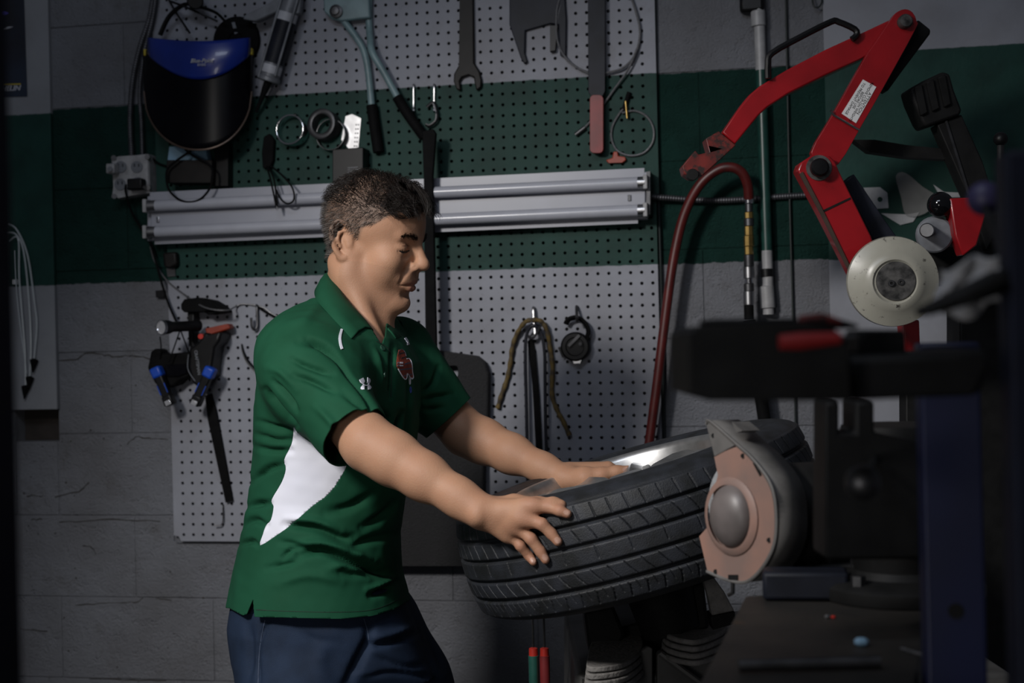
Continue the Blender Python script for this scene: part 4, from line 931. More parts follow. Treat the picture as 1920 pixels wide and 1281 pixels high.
dprism([(1590, 668), (1700, 664), (1850, 652), (1862, 690), (1840, 742), (1590, 752)], DV+.02, .10).build('arm', 'machine_dark', hd, bevel=.006)
dprism([(1330, 598), (1496, 596), (1500, 610), (1330, 612)], DV+.02, .06).build('cover_lip', 'machine_dark', hd, bevel=.003)
dprism([(1612, 618), (1700, 618), (1702, 668), (1612, 668)], DV+.06, .05).build('switch_box', 'machine_dark', hd, bevel=.003)
dprism([(1548, 752), (1574, 752), (1574, 812), (1604, 812), (1604, 752), (1640, 752), (1640, 812), (1728, 830), (1728, 1050), (1548, 1050)], 1.42, .06).build('spindle_column', 'machine_dark', hd, bevel=.006)
MB().ell(P(1618, 905, 1.12), (.014, .014, .014)).build('lever_knob', 'steel_dark', hd)
MB().tube([P(1618, 905, 1.12), P(1640, 860, 1.42)], .004, 8).build('lever', 'machine_dark', hd)
t = thing('screwdriver', 'blurred red-handled screwdriver lying on the black drill head', 'screwdriver', P(1520, 640, DV-.02))
MB().tube([P(1462, 642, DV-.012), P(1500, 640, DV-.012), P(1575, 634, DV-.012)], [.0055, .0065, .0045], 12).build('handle', mat('handle_red', (.25, .012, .012), .5), t)
MB().tube([P(1575, 634, DV-.012), P(1606, 631, DV-.012)], .002, 8).build('shaft', 'steel_dark', t)
t = thing('pliers', 'blurred red-gripped pliers lying on top of the black drill head', 'pliers', P(1540, 606, DV+.03))
MB().tube([P(1498, 602, DV+.05), P(1540, 601, DV+.05), P(1575, 608, DV+.05)], [.004, .006, .004], 10).build('grip', 'claw_red', t)
MB().tube([P(1575, 608, DV+.05), P(1608, 612, DV+.05)], [.004, .0015], 10).build('jaw', 'steel_dark', t)
# right and left dark posts
for lb, x, d, wd, z1, m in (('very dark navy post close to the camera beside the blue rack', 1968, .95, .058, P(1960, 284, .95).z, 'post_navy'), ('dark navy door post close to the camera at the poster side', -60, .85, .034, 2.4, 'post_navy')):
    c = P(x, 640, d); MB().box((c.x, c.y, z1/2), (wd, .05, z1-.002)).build('steel_post', m, label=lb, cat='post', bevel=.003)
MB().ell(P(1846, 372, 1.15), (.014, .014, .014)).build('purple_cap', mat('purple_dim', (.035, .03, .085), .5), label='blurred purple ball cap on thin stalk before the red cover', cat='knob')
MB().tube([P(1846, 385, 1.15), P(1880, 480, .98)], .003, 8).build('cap_stalk', 'machine_dark', label='thin dark stalk leaning out to the purple ball cap', cat='rod')
# white cloth and black wedge behind the post
mat('cloth_white', (.33, .33, .34), .8, var=.15)
rg = []
for v in range(9):
    rg.append([P(1758+(1905-1758)*u/12 + 10*math.sin(v*.9), 500 + 100*v/8 - 46*(u/12)**1.5 + 12*math.sin(u*.9+v*.5), 1.0 + .03*u/12*-1 + .008*math.sin(u*1.3+v*.8)) for u in range(13)])
MB().grid(rg).build('shop_rag', 'cloth_white', label='blurred white shop rag hanging off the dark post', cat='rag', solid=.004, subsurf=1)
dprism([(1735, 578), (1800, 546), (1892, 500), (1900, 545), (1820, 572), (1740, 594)], .93, .03).build('squeegee', 'machine_dark', label='blurred black wedge-shaped scraper across the white rag', cat='scraper', bevel=.004)
# ================================================================ the man
def A(v): return np.array(tuple(v), float)
class Field:                                            # smooth union of tapered limbs and ellipsoids
    def __init__(s): s.p = []
    def cone(s, a, b, ra, rb, k=.012, sub=False): s.p.append(('c', A(a), A(b), ra, rb, k, sub)); return s
    def chain(s, pts, rs, k=.012, sub=False):
        for i in range(len(pts)-1): s.cone(pts[i], pts[i+1], rs[i], rs[i+1], k, sub)
        return s
    def ell(s, c, r, R=None, k=.012, sub=False): s.p.append(('e', A(c), np.eye(3) if R is None else np.array(R), np.array(r, float), None, k, sub)); return s
    def fn(s, f, k=.012, sub=False): s.p.append(('f', f, None, None, None, k, sub)); return s
    @staticmethod
    def one(q, p):
        if q[0] == 'c':
            pa = p-q[1]; ba = q[2]-q[1]; h = np.clip(pa@ba/(ba@ba), 0, 1)
            return np.sqrt(((pa-h[:, None]*ba)**2).sum(1)) - (q[3]+(q[4]-q[3])*h)
        if q[0] == 'e':
            l = (p-q[1])@q[2]; a = l/q[3]; k0 = np.sqrt((a**2).sum(1)); k1 = np.sqrt(((a/q[3])**2).sum(1))
            return k0*(k0-1)/np.maximum(k1, 1e-6)
        return q[1](p)
    def ev(s, p, idx=None):
        d = np.full(len(p), 0.5)
        for i in (range(len(s.p)) if idx is None else idx):
            q = s.p[i]; e = s.one(q, p); k = q[5]
            if q[6]:
                h = np.clip(.5-.5*(d+e)/k, 0, 1); d = d+(-e-d)*h + k*h*(1-h)
            else:
                h = np.clip(.5+.5*(e-d)/k, 0, 1); d = e+(d-e)*h - k*h*(1-h)
        return d
    def mesh(s, lo, hi, res, B=14):
        lo = np.array(lo, float); hi = np.array(hi, float)
        nb = np.ceil((hi-lo)/(res*B)).astype(int)
        gi = np.stack(np.meshgrid(*[np.arange(n) for n in nb], indexing='ij'), -1).reshape(-1, 3)
        cen = lo+(gi+.5)*B*res; rad = B*res*.5*math.sqrt(3)+2*res
        each = np.stack([s.one(q, cen) for q in s.p], 1)
        tot = s.ev(cen); keep = np.abs(tot) < rad*1.35+.004
        ks = np.array([q[5] for q in s.p])
        g1 = np.arange(-1, B+1); off = np.stack(np.meshgrid(g1, g1, g1, indexing='ij'), -1)
        n = B+2; VK = []; VP = []; QK = []
        for b in np.nonzero(keep)[0]:
            idx = np.nonzero(each[b] < rad*1.35+ks*1.2+.006)[0]
            if not len(idx): continue
            base = gi[b]*B; pts = lo+(base+off.reshape(-1, 3))*res
            v = s.ev(pts, idx).reshape(n, n, n)
            sg = v < 0
            if sg.all() or not sg.any(): continue
            m = n-1; acc = np.zeros((m, m, m, 3)); cnt = np.zeros((m, m, m))
            for ax in range(3):
                o1, o2 = [a for a in range(3) if a != ax]
                for i in (0, 1):
                    for j in (0, 1):
                        st = [0, 0, 0]; st[o1] = i; st[o2] = j; en = list(st); en[ax] = 1
                        a = v[st[0]:st[0]+m, st[1]:st[1]+m, st[2]:st[2]+m]; c = v[en[0]:en[0]+m, en[1]:en[1]+m, en[2]:en[2]+m]
                        x = (a < 0) != (c < 0); t = np.where(x, a/np.where(x, a-c, 1), 0)
                        cnt += x
                        acc[..., o1] += x*i; acc[..., o2] += x*j; acc[..., ax] += t
            ok = cnt > 0; ci = np.argwhere(ok)
            pos = lo + (base + ci-1 + acc[ok]/cnt[ok][:, None])*res
            gk = base+ci-1+4
            enc = lambda g: (g[..., 0].astype(np.int64)*4096+g[..., 1])*4096+g[..., 2]
            VK.append(enc(gk)); VP.append(pos)
            for ax in range(3):
                o1, o2 = [(1, 2), (2, 0), (0, 1)][ax]
                en = [1, 1, 1]; en[ax] = 2
                a = v[1:n-1, 1:n-1, 1:n-1]; sl = [slice(1, n-1)]*3; sl[ax] = slice(2, n); c = v[tuple(sl)]
                ex = np.argwhere((a < 0) != (c < 0))
                if not len(ex): continue
                fl = a[tuple(ex.T)] < 0
                cell = ex+1
                e1 = np.zeros(3, int); e1[o1] = 1; e2 = np.zeros(3, int); e2[o2] = 1
                q = np.stack([enc(base+cell-1+4), enc(base+cell-e1-1+4), enc(base+cell-e1-e2-1+4), enc(base+cell-e2-1+4)], 1)
                q[~fl] = q[~fl][:, ::-1]
                QK.append(q)
        VK = np.concatenate(VK); VP = np.concatenate(VP); QK = np.concatenate(QK)
        uk, first = np.unique(VK, return_index=True); V = VP[first]
        Q = np.searchsorted(uk, QK); Q = np.clip(Q, 0, len(uk)-1); good = (uk[Q] == QK).all(1)
        Q = Q[good]; T3 = Q[:, [0, 1, 2]]
        if np.einsum('ij,ij->i', V[T3[:, 0]]-V.mean(0), np.cross(V[T3[:, 1]]-V.mean(0), V[T3[:, 2]]-V.mean(0))).sum() < 0: Q = Q[:, ::-1]
        return V, Q
def vnormals(V, Q):
    T3 = np.concatenate([Q[:, [0, 1, 2]], Q[:, [0, 2, 3]]]) if Q.shape[1] == 4 else Q
    fn_ = np.cross(V[T3[:, 1]]-V[T3[:, 0]], V[T3[:, 2]]-V[T3[:, 0]])
    N_ = np.zeros_like(V)
    for k in range(3): np.add.at(N_, T3[:, k], fn_)
    return N_/np.maximum(np.linalg.norm(N_, axis=1, keepdims=True), 1e-12)
def clip_tris(V, T3, f):
    """keep the part of a triangle mesh where f <= 0; the cut runs exactly along f = 0"""
    V = list(map(tuple, V)); f = list(f); out = []; cache = {}
    Fv = np.array(f); ins = Fv[T3] <= 0; cnt = ins.sum(1)
    out += [tuple(t) for t in T3[cnt == 3]]
    def cut(a, b):
        k = (min(a, b), max(a, b))
        if k not in cache:
            t = f[a]/(f[a]-f[b]); cache[k] = len(V); V.append(tuple(V[a][i]+(V[b][i]-V[a][i])*t for i in range(3))); f.append(0.0)
        return cache[k]
    for t, q in zip(T3[cnt == 1], ins[cnt == 1]):
        k = int(np.argmax(q)); a, b, c = t[k], t[(k+1) % 3], t[(k+2) % 3]; out.append((a, cut(a, b), cut(a, c)))
    for t, q in zip(T3[cnt == 2], ins[cnt == 2]):
        k = int(np.argmin(q)); a, b, c = t[k], t[(k+1) % 3], t[(k+2) % 3]; ab, ac = cut(a, b), cut(a, c); out += [(ab, b, c), (ab, c, ac)]
    V = np.array(V); out = np.array(out, int); u, inv = np.unique(out, return_inverse=True)
    return V[u], inv.reshape(-1, 3)
def tri(Q): return np.concatenate([Q[:, [0, 1, 2]], Q[:, [0, 2, 3]]])
CA, RA, UA, FA = A(CAM), A(RT), A(UP), A(FW)
def proj(V):
    q = V-CA; d = q@FA
    return 960+q@RA/d*F, 640.5-q@UA/d*F, d
def seg_dist(x, y, pts):
    D = np.full(len(x), 1e9)
    for (x0, y0), (x1, y1) in zip(pts, pts[1:]):
        dx, dy = x1-x0, y1-y0; t = np.clip(((x-x0)*dx+(y-y0)*dy)/(dx*dx+dy*dy+1e-9), 0, 1)
        D = np.minimum(D, np.hypot(x-x0-t*dx, y-y0-t*dy))
    return D
def folds(V, N_, strokes):
    """real creases in the cloth, along the lines where the cloth bunches"""
    x, y, d = proj(V); vis = np.clip(-(N_@FA)*2.0+.2, 0, 1); dis = np.zeros(len(V))
    for pts, wd, amp in strokes:
        sp_ = spline(pts, 5) if len(pts) > 2 else pts
        x0, x1 = min(p[0] for p in sp_)-4*wd, max(p[0] for p in sp_)+4*wd; y0, y1 = min(p[1] for p in sp_)-4*wd, max(p[1] for p in sp_)+4*wd
        m = (x > x0) & (x < x1) & (y > y0) & (y < y1)
        D = seg_dist(x[m], y[m], sp_)
        # fade towards both ends
        e = np.minimum(np.hypot(x[m]-sp_[0][0], y[m]-sp_[0][1]), np.hypot(x[m]-sp_[-1][0], y[m]-sp_[-1][1]))
        dis[m] += amp*np.exp(-(D/wd)**2)*np.clip(.25+e/(5*wd), 0, 1)
    return V + N_*(dis*vis)[:, None]

# ---- head frame: x forward out of the face, y to his left, z up
psi, pit, rol = math.radians(20), math.radians(11), math.radians(-3)
hf = RT0*math.cos(psi) - FW*math.sin(psi); hl = FW*math.cos(psi) + RT0*math.sin(psi)
hx = hf*math.cos(pit) - UP0*math.sin(pit); hz0 = UP0*math.cos(pit) + hf*math.sin(pit)
hz = hz0*math.cos(rol) + hl*math.sin(rol); hy = hz.cross(hx).normalized()
HO = P(690, 457, 2.55); HS = 0.985
HM = np.stack([A(hx), A(hy), A(hz)], 1)
def H(x, y, z): return HO + (hx*x + hy*y + hz*z)*HS
def HE(f, c, r, k=.012, sub=False, R=None):
    f.ell(H(*c), [q*HS for q in r], HM if R is None else HM@np.array(R), k, sub)
body = Field()
HE(body, (.004, 0, .046), (.092, .0755, .080), .01)
HE(body, (.036, 0, .042), (.064, .064, .060), .02)
HE(body, (.046, 0, -.018), (.050, .058, .060), .02)
HE(body, (.045, 0, -.060), (.042, .046, .042), .025)
for s in (-1, 1):
    body.cone(H(.000, s*.054, -.050), H(.066, s*.014, -.096), .018, .017, .022)
    body.cone(H(-.002, s*.056, -.020), H(.000, s*.054, -.050), .018, .018, .02)
    HE(body, (.066, s*.043, -.020), (.022, .022, .019), .022)
    body.cone(H(.092, s*.010, .0235), H(.080, s*.040, .0265), .0085, .0075, .012)
    HE(body, (.100, s*.033, .006), (.016, .017, .0095), .012, True)
    HE(body, (.0780, s*.0305, .0035), (.0140, .0175, .0125), .005)
    HE(body, (.050, s*.040, -.042), (.026, .021, .024), .02)
    body.cone(H(.0935, s*.020, .0015), H(.083, s*.046, -.0015), .0010, .0010, .003, True)
    HE(body, (.1015, s*.0135, -.0275), (.0105, .0080, .0078), .006)
    body.cone(H(.109, s*.0055, -.0365), H(.107, s*.008, -.030), .0030, .0025, .003, True)
    body.chain([H(.096, s*.021, -.024), H(.090, s*.031, -.040), H(.081, s*.036, -.058)], [.0022, .0030, .0014], .006, True)
    body.cone(H(.083, s*.014, -.046), H(.078, s*.026, -.050), .013, .010, .014)
HE(body, (.074, 0, -.097), (.022, .022, .0175), .014)
HE(body, (.081, 0, -.052), (.018, .026, .022), .016)
body.cone(H(.092, 0, .020), H(.112, 0, -.016), .0078, .0095, .010)
HE(body, (.1135, 0, -.0225), (.0125, .0120, .0105), .007)
body.chain([H(.0845, -.024, -.0605), H(.0955, -.010, -.0545), H(.0978, 0, -.0555), H(.0955, .010, -.0545), H(.0845, .024, -.0605)], [.0030, .0050, .0050, .0050, .0030], .004)
body.chain([H(.0840, -.022, -.0635), H(.0940, -.009, -.0665), H(.0955, 0, -.0670), H(.0940, .009, -.0665), H(.0840, .022, -.0635)], [.0035, .0062, .0066, .0062, .0035], .004)
body.chain([H(.0860, -.0285, -.0618), H(.0985, -.012, -.0605), H(.1030, 0, -.0605), H(.0985, .012, -.0605), H(.0860, .0285, -.0618)], [.0012]*5, .003, True)
body.cone(H(.092, -.012, -.080), H(.092, .012, -.080), .004, .004, .010, True)
def face_x(y, z):                                        # where the skin of the face lies
    xs = np.linspace(.14, .03, 160); v = body.ev(np.array([A(H(x, y, z)) for x in xs])); i = int(np.argmax(v < 0)); return xs[i]
for s in (-1, 1):
    q = [(s*.0195, -.0255), (s*.026, -.036), (s*.0315, -.048), (s*.0335, -.060)]
    body.chain([H(face_x(y, z)+.0008, y, z) for y, z in q], [.0018, .0026, .0024, .0010], .005, True)
    q = [(s*.020, -.006), (s*.030, -.0115), (s*.040, -.0125)]
    body.chain([H(face_x(y, z)+.0008, y, z) for y, z in q], [.0012, .0016, .0010], .006, True)
# ears
for s in (-1, 1):
    def E(u, v, o=0.0): return H(-.012+u*.9+v*-.12, s*(.0715+o-u*.28), .002+v)      # ear plane
    HE(body, (-.010, s*.0715, .003), (.015, .0050, .026), .006)
    loop = [E(.010, .004, .003), E(.013, .018, .005), E(.008, .030, .008), E(-.004, .035, .011), E(-.015, .029, .012), E(-.019, .014, .012), E(-.017, -.004, .010), E(-.010, -.020, .007), E(-.002, -.029, .004), E(.004, -.028, .003)]
    loop = [Vector(p) for p in spline(loop, 3)]
    body.chain(loop, list(np.interp(np.linspace(0, 1, len(loop)), [0, .15, .6, .85, 1], [.0028, .0036, .0042, .0050, .0058])), .0025)
    body.chain([E(.004, .020, .006), E(-.006, .014, .008), E(-.009, .002, .008), E(-.004, -.010, .006)], [.0022, .003, .003, .0025], .004)
    HE(body, (-.0035, s*.0785, -.002), (.0065, .0040, .010), .004, True)
    body.cone(E(.010, -.006, .004), E(.008, .002, .004), .0042, .0035, .004)
# neck
NB = P(650, 660, 2.55)
body.cone(H(-.012, 0, -.030), NB, .052, .060, .03)
body.cone(H(.004, 0, -.075), P(692, 655, 2.52), .036, .038, .03)
body.cone(H(-.030, -.050, -.038), P(712, 642, 2.46), .012, .010, .030)
HE(body, (.024, 0, -.124), (.010, .011, .014), .016)

# ---- torso and legs under the clothes
HIPN, HIPF = P(560, 1180, 2.46), P(672, 1180, 2.60)
body.cone(P(640, 700, 2.55), P(600, 1120, 2.53), .105, .105, .05)
body.cone(P(560, 690, 2.43), P(740, 700, 2.66), .06, .055, .05)
KN, KF = P(600, 1520, 2.40), P(840, 1500, 2.62)
AN, AF = Vector((P(560, 1950, 2.47).x, P(560, 1950, 2.47).y, .09)), Vector((P(860, 1950, 2.62).x, P(860, 1950, 2.62).y, .09))
for hp, kn, an in ((HIPN, KN, AN), (HIPF, KF, AF)): body.chain([hp, kn, an], [.080, .050, .036], .03)

# ---- near arm and hand
SN = P(558, 668, 2.395); EN = P(692, 833, 2.242); WN = P(903, 958, 2.155)
def lerp(a, b, t): return Vector(a).lerp(Vector(b), t)
body.chain([SN, EN], [.050, .0415], .02)
body.chain([EN, lerp(EN, WN, .22), lerp(EN, WN, .5), lerp(EN, WN, .8), WN], [.0395, .0400, .0345, .0265, .0245], .022)
body.cone(lerp(EN, WN, .86)+UP0*-.004, WN+Vector((0, 0, -.003))-FW*.004, .0185, .0205, .02)
body.ell(P(895, 968, 2.136), (.009, .009, .009), None, .014)
def on_tyre(px, py, lift): return P(px, py, tyre_d(px, py)-lift)
td = tyre_d(975, 1000)
mcp = {'i': (1000, 950, .022), 'm': (988, 974, .020), 'r': (971, 988, .019), 'l': (957, 997, .018)}
MC = {k: P(x, y, min(tyre_d(x, y+8, 2.14), 2.25)-l) for k, (x, y, l) in mcp.items()}
fing = {'i': [(1029, 951, .014), (1050, 958, .010), (1064, 964, .007)],
        'm': [(1016, 983, .016), (1034, 1001, .011), (1046, 1016, .007)],
        'r': [(996, 1011, .016), (1013, 1034, .011), (1023, 1050, .007)],
        'l': [(976, 1024, .014), (992, 1043, .010), (1000, 1054, .006)]}
FT = {}
for k, js in fing.items():
    pts = [MC[k]] + [on_tyre(x, y, l) for x, y, l in js]; FT[k] = pts
    rs = {'i': [.0102, .0090, .0080, .0068], 'm': [.0104, .0091, .0082, .0070], 'r': [.0098, .0088, .0080, .0067], 'l': [.0088, .0077, .0070, .0060]}[k]
    body.chain(pts, rs, .0035)
    body.cone(lerp(WN, MC[k], .25), MC[k], .0165, .0120, .010)
for a, b in (('i', 'm'), ('m', 'r'), ('r', 'l')): body.cone(lerp(WN, MC[a], .85), lerp(WN, MC[b], .85), .0115, .0115, .012)
body.cone(WN, lerp(WN, MC['l'], .9)+UP0*-.006, .019, .0135, .012)
body.chain([lerp(WN, MC['i'], .15)+FW*.015, P(965, 947, tyre_d(975, 975)+.005), P(1010, 947, tyre_d(1010, 965)+.006), P(1038, 946, tyre_d(1040, 960)+.004), P(1053, 947, tyre_d(1053, 960)+.004)], [.018, .0155, .0115, .0100, .0075], .008)

# ---- far arm and hand
SF = P(768, 700, 2.69); EF = P(872, 812, 2.66); WF = P(1052, 893, 2.545)
body.chain([SF, EF], [.052, .0405], .02)
body.chain([EF, lerp(EF, WF, .2), lerp(EF, WF, .5), lerp(EF, WF, .82), WF], [.0390, .0395, .0340, .0250, .0235], .02)
FM = {'i': P(1140, 878, 2.56), 'm': P(1146, 876, 2.585), 'r': P(1140, 878, 2.61), 'l': P(1130, 884, 2.63)}
for k, m in FM.items():
    body.cone(lerp(WF, m, .2), m, .0185, .0125, .010)
    t1 = m+RT0*.030-UP0*.012+FW*.006; t2 = t1+RT0*.012-UP0*.022+FW*.008; t3 = t2-UP0*.02+FW*.002
    body.chain([m, t1, t2, t3], [.0110, .0092, .0084, .0070], .004)
body.chain([lerp(WF, FM['i'], .12)-UP0*.006-FW*.012, P(1098, 897, 2.515), P(1128, 891, 2.51), P(1156, 886, 2.512), P(1178, 881, 2.515)], [.021, .0195, .0125, .0108, .0078], .010)

allp = [A(q[1]) for q in body.p if q[0] in 'ce']+[A(q[2]) for q in body.p if q[0] == 'c']
lo = np.min(allp, 0)-.14; hi = np.max(allp, 0)+.14; lo[2] = .02
BV, BQ = body.mesh(lo, hi, .0024)
person = thing('person', 'man in green polo shirt and navy trousers gripping the tilted tyre', 'person', (P(650, 1281, 2.53).x, P(650, 1281, 2.53).y, 0))
PO_ = A(WORLD[person.name])

# skin
m, N, L, b = nodes_of('skin'); MATS['skin'] = m
geo = N.new('ShaderNodeNewGeometry'); at = N.new('ShaderNodeAttribute'); at.attribute_name = 'tint'
def nz(sc, det=4):
    n = N.new('ShaderNodeTexNoise'); n.inputs['Scale'].default_value = sc; n.inputs['Detail'].default_value = det; L.new(geo.outputs['Position'], n.inputs['Vector']); return n.outputs['Fac']
def mixn(f, a, c, fac=None):
    n = N.new('ShaderNodeMix'); n.data_type = 'RGBA'
    if f is None: n.inputs['Factor'].default_value = fac
    else: L.new(f, n.inputs['Factor'])
    for k, x in (('A', a), ('B', c)):
        if isinstance(x, tuple): n.inputs[k].default_value = rgb(x)
        else: L.new(x, n.inputs[k])
    return n.outputs['Result']
c0 = mixn(nz(28), (.46, .262, .162), (.385, .195, .118))
sep = N.new('ShaderNodeSeparateColor'); L.new(at.outputs['Color'], sep.inputs[0])
c0 = mixn(sep.outputs[0], c0, (.30, .105, .075))       # lips, knuckles
c0 = mixn(sep.outputs[1], c0, (.10, .075, .062))       # cropped hair on the scalp, shaved beard
L.new(c0, b.inputs['Base Color']); b.inputs['Roughness'].default_value = .58; b.inputs['Specular IOR Level'].default_value = .35
b.inputs['Subsurface Weight'].default_value = .12; b.inputs['Subsurface Radius'].default_value = (.012, .005, .003); b.inputs['Subsurface Scale'].default_value = .4
bp = N.new('ShaderNodeBump'); bp.inputs['Strength'].default_value = .22; bp.inputs['Distance'].default_value = .002; L.new(nz(420, 5), bp.inputs['Height']); L.new(bp.outputs['Normal'], b.inputs['Normal'])

hl_ = ((BV-A(HO))@HM)/HS                                # head-local coordinates of the skin
def hair_mask(l):
    """1 inside the hairline"""
    x, y, z = l[:, 0], l[:, 1], l[:, 2]; ay = np.abs(y)
    front = np.interp(z, [-.02, .0, .03, .045, .06, .075, .10, .13], [.010, .014, .024, .052, .070, .082, .088, .088])
    low = np.interp(x, [-.10, -.06, -.028, -.015, .012, .02, .1], [-.050, -.045, -.022, .030, .006, .0, .0])
    return np.minimum(np.clip((front-x)/.008, 0, 1), np.clip((z-low)/.010, 0, 1))*(np.linalg.norm(l-np.array([.0, 0, .04]), axis=1) < .16)*(ay > -1)
tint = np.zeros((len(BV), 4), np.float32); tint[:, 3] = 1
lipd = np.minimum.reduce([np.linalg.norm((hl_-np.array(c))/np.array(r), axis=1) for c, r in (((.097, 0, -.0560), (.012, .017, .0055)), ((.095, 0, -.0672), (.012, .015, .0068)), ((.09, .012, -.0585), (.012, .013, .005)), ((.09, -.012, -.0585), (.012, .013, .005)))])
tint[:, 0] = np.clip((1.15-lipd)/.3, 0, .65)
for k, pts in FT.items():
    for p in pts[1:]: tint[:, 0] = np.maximum(tint[:, 0], .35*np.clip(1.6-np.linalg.norm(BV-A(p), axis=1)/.010, 0, 1))
    tint[:, 0] = np.maximum(tint[:, 0], .28*np.clip(1.5-np.linalg.norm(BV-A(pts[0]), axis=1)/.016, 0, 1))
tint[:, 1] = .8*hair_mask(hl_)
beard = (hl_[:, 2] < -.03)*(hl_[:, 2] > -.115)*(hl_[:, 0] > -.01)*(hl_[:, 0] < .12)*(np.abs(hl_[:, 1]) < .09)
tint[:, 1] = np.maximum(tint[:, 1], .10*beard)
me = np_mesh('body', BV-PO_, BQ); ca = me.color_attributes.new('tint', 'FLOAT_COLOR', 'POINT'); ca.data.foreach_set('color', tint.ravel())
bodyo = link('body', me, 'skin', person)
BODY = BVHTree.FromPolygons([Vector(v) for v in BV], BQ.tolist())

# small things lying on a surface: outlines dropped on to it
def decal(name, polys, bvh, m, parent, off=.0008, step=4.0, org=None, label=None):
    bm = bmesh.new()
    for poly in polys:
        xs = [p[0] for p in poly]; ys = [p[1] for p in poly]
        tri_ = tessellate_polygon([[Vector((x, y, 0)) for x, y in poly]])
        vs = [bm.verts.new((x, y, 0)) for x, y in poly]
        for t in tri_:
            try: bm.faces.new([vs[i] for i in t])
            except ValueError: pass
    for _ in range(4):
        es = [e for e in bm.edges if e.calc_length() > step]
        if not es: break
        bmesh.ops.subdivide_edges(bm, edges=es, cuts=1); bmesh.ops.triangulate(bm, faces=bm.faces)
    for v in bm.verts:
        h, n = ray(bvh, v.co.x, v.co.y)
        if h is None: h, n = P(v.co.x, v.co.y, 2.4), -FW
        if n.dot(FW) > 0: n = -n
        v.co = h + n*off - Vector(WORLD[parent.name])
    me = bpy.data.meshes.new(name); bmesh.ops.recalc_face_normals(bm, faces=bm.faces)
    for f_ in bm.faces:
        if f_.normal.dot(FW) > 0: f_.normal_flip()
        f_.smooth = False
    bm.to_mesh(me); bm.free()
    o = link(name, me, m, parent, solid=0)
    q = o.modifiers.new('solidify', 'SOLIDIFY'); q.thickness = off*1.2; q.offset = -1
    if label: o['label'] = label
    return o
mat('nail', (.47, .275, .205), .4, var=.1)
def tilted(cx, cy, rx, ry, deg, n=14):
    a0 = math.radians(deg); return [(cx+rx*math.cos(t)*math.cos(a0)-ry*math.sin(t)*math.sin(a0), cy+rx*math.cos(t)*math.sin(a0)+ry*math.sin(t)*math.cos(a0)) for t in (2*math.pi*k/n for k in range(n))]
for cx, cy, rx, ry, dg in ((1062.5, 961.5, 6.5, 4.8, 20), (1045.5, 1013.5, 6.8, 5.6, 52), (1021.8, 1045.5, 6.8, 5.4, 58), (999, 1051, 5.8, 4.6, 55), (1174, 880, 7.5, 4.5, -12)):
    decal('fingernail', [tilted(cx, cy, rx, ry, dg)], BODY, 'nail', bodyo, .0003, 3)
mat('lash', (.012, .009, .008), .6)
def face_strip(name, loc_pts, w0, m, n=10, off=.0006, parent=None):
    """thin strip laid on the face along head-frame points"""
    rows = []; pts = spline(loc_pts, n); 
    for i, (x, y, z) in enumerate(pts):
        t = i/(len(pts)-1); w_ = w0*(math.sin(math.pi*min(1, t*.85+.12)))**.7
        r = []
        for s_ in (-1, 1):
            p = H(x, y, z+s_*w_); o = H(x+.05, y*1.15, z+s_*w_)
            h = BODY.ray_cast(o, (p-o).normalized())[0] or p
            r.append(h+(o-p).normalized()*off)
        rows.append(r)
    return MB().grid(rows).build(name, m, parent or bodyo, weld=False)
for s in (-1, 1):
    face_strip('eyelash_line', [(.096, s*.018, .0010), (.097, s*.028, -.0016), (.091, s*.040, -.0022), (.085, s*.046, -.0008)], .0019, 'lash')
    face_strip('eyelid_crease', [(.096, s*.019, .0085), (.096, s*.030, .0105), (.088, s*.043, .0085)], .0006, mat('crease', (.22, .11, .07), .6))

# ---------------------------------------------------------------- trousers
mat('trouser_navy', (.014, .026, .054), .75, var=.25, vscale=25, bump=.25, bscale=900, spec=.2)
tr = Field()
def loft(tab, dc, ex=2.3, dcs=None):
    ys = np.array([t[0] for t in tab], float); Lx = np.array([t[1] for t in tab], float); Rx = np.array([t[2] for t in tab], float); b_ = np.array([t[3] for t in tab], float)
    dd = np.array([t[4] if len(t) > 4 else dc for t in tab], float)
    o = A(P(960, 640.5, 0)) ; zy = (640.5-ys)/F*dc; zo = np.argsort(zy)
    uc = ((Lx+Rx)/2-960)/F*dc; ua = (Rx-Lx)/2/F*dc
    def f(p):
        q = p-CA; u = q@RA; v = q@UA; w_ = q@FA
        c = np.interp(v, zy[zo], uc[zo]); a = np.interp(v, zy[zo], ua[zo]); bb = np.interp(v, zy[zo], b_[zo]); d0 = np.interp(v, zy[zo], dd[zo])
        r = (np.abs((u-c)/a)**ex + np.abs((w_-d0)/bb)**ex)**(1/ex)
        side = (r-1)*np.minimum(a, bb)*.9
        return np.maximum(side, np.maximum(v-zy.max(), zy.min()-v))
    return f
tr.fn(loft([(1090, 450, 748, .150), (1130, 438, 762, .155), (1170, 433, 778, .158), (1230, 440, 800, .150), (1270, 450, 815, .12)], 2.52), .02)
tr.chain([P(548, 1190, 2.475), P(568, 1300, 2.44), KN, AN+UP0*.02], [.098, .104, .078, .062], .03)
tr.chain([P(690, 1185, 2.60), P(745, 1290, 2.60), KF, AF+UP0*.02], [.100, .096, .075, .060], .03)
tlo = np.minimum(A(AN), A(AF))-.3; thi = np.maximum(A(P(440, 1090, 2.5)), A(P(850, 1090, 2.6)))+.25
tlo[:2] = np.minimum(tlo[:2], (A(P(430, 1300, 2.3))-.15)[:2]); tlo[2] = .055; thi[:2] = np.maximum(thi[:2], (A(P(900, 1500, 2.8))+.1)[:2]); thi[2] = P(600, 1075, 2.5).z
TVv, TQ = tr.mesh(tlo, thi, .0042)
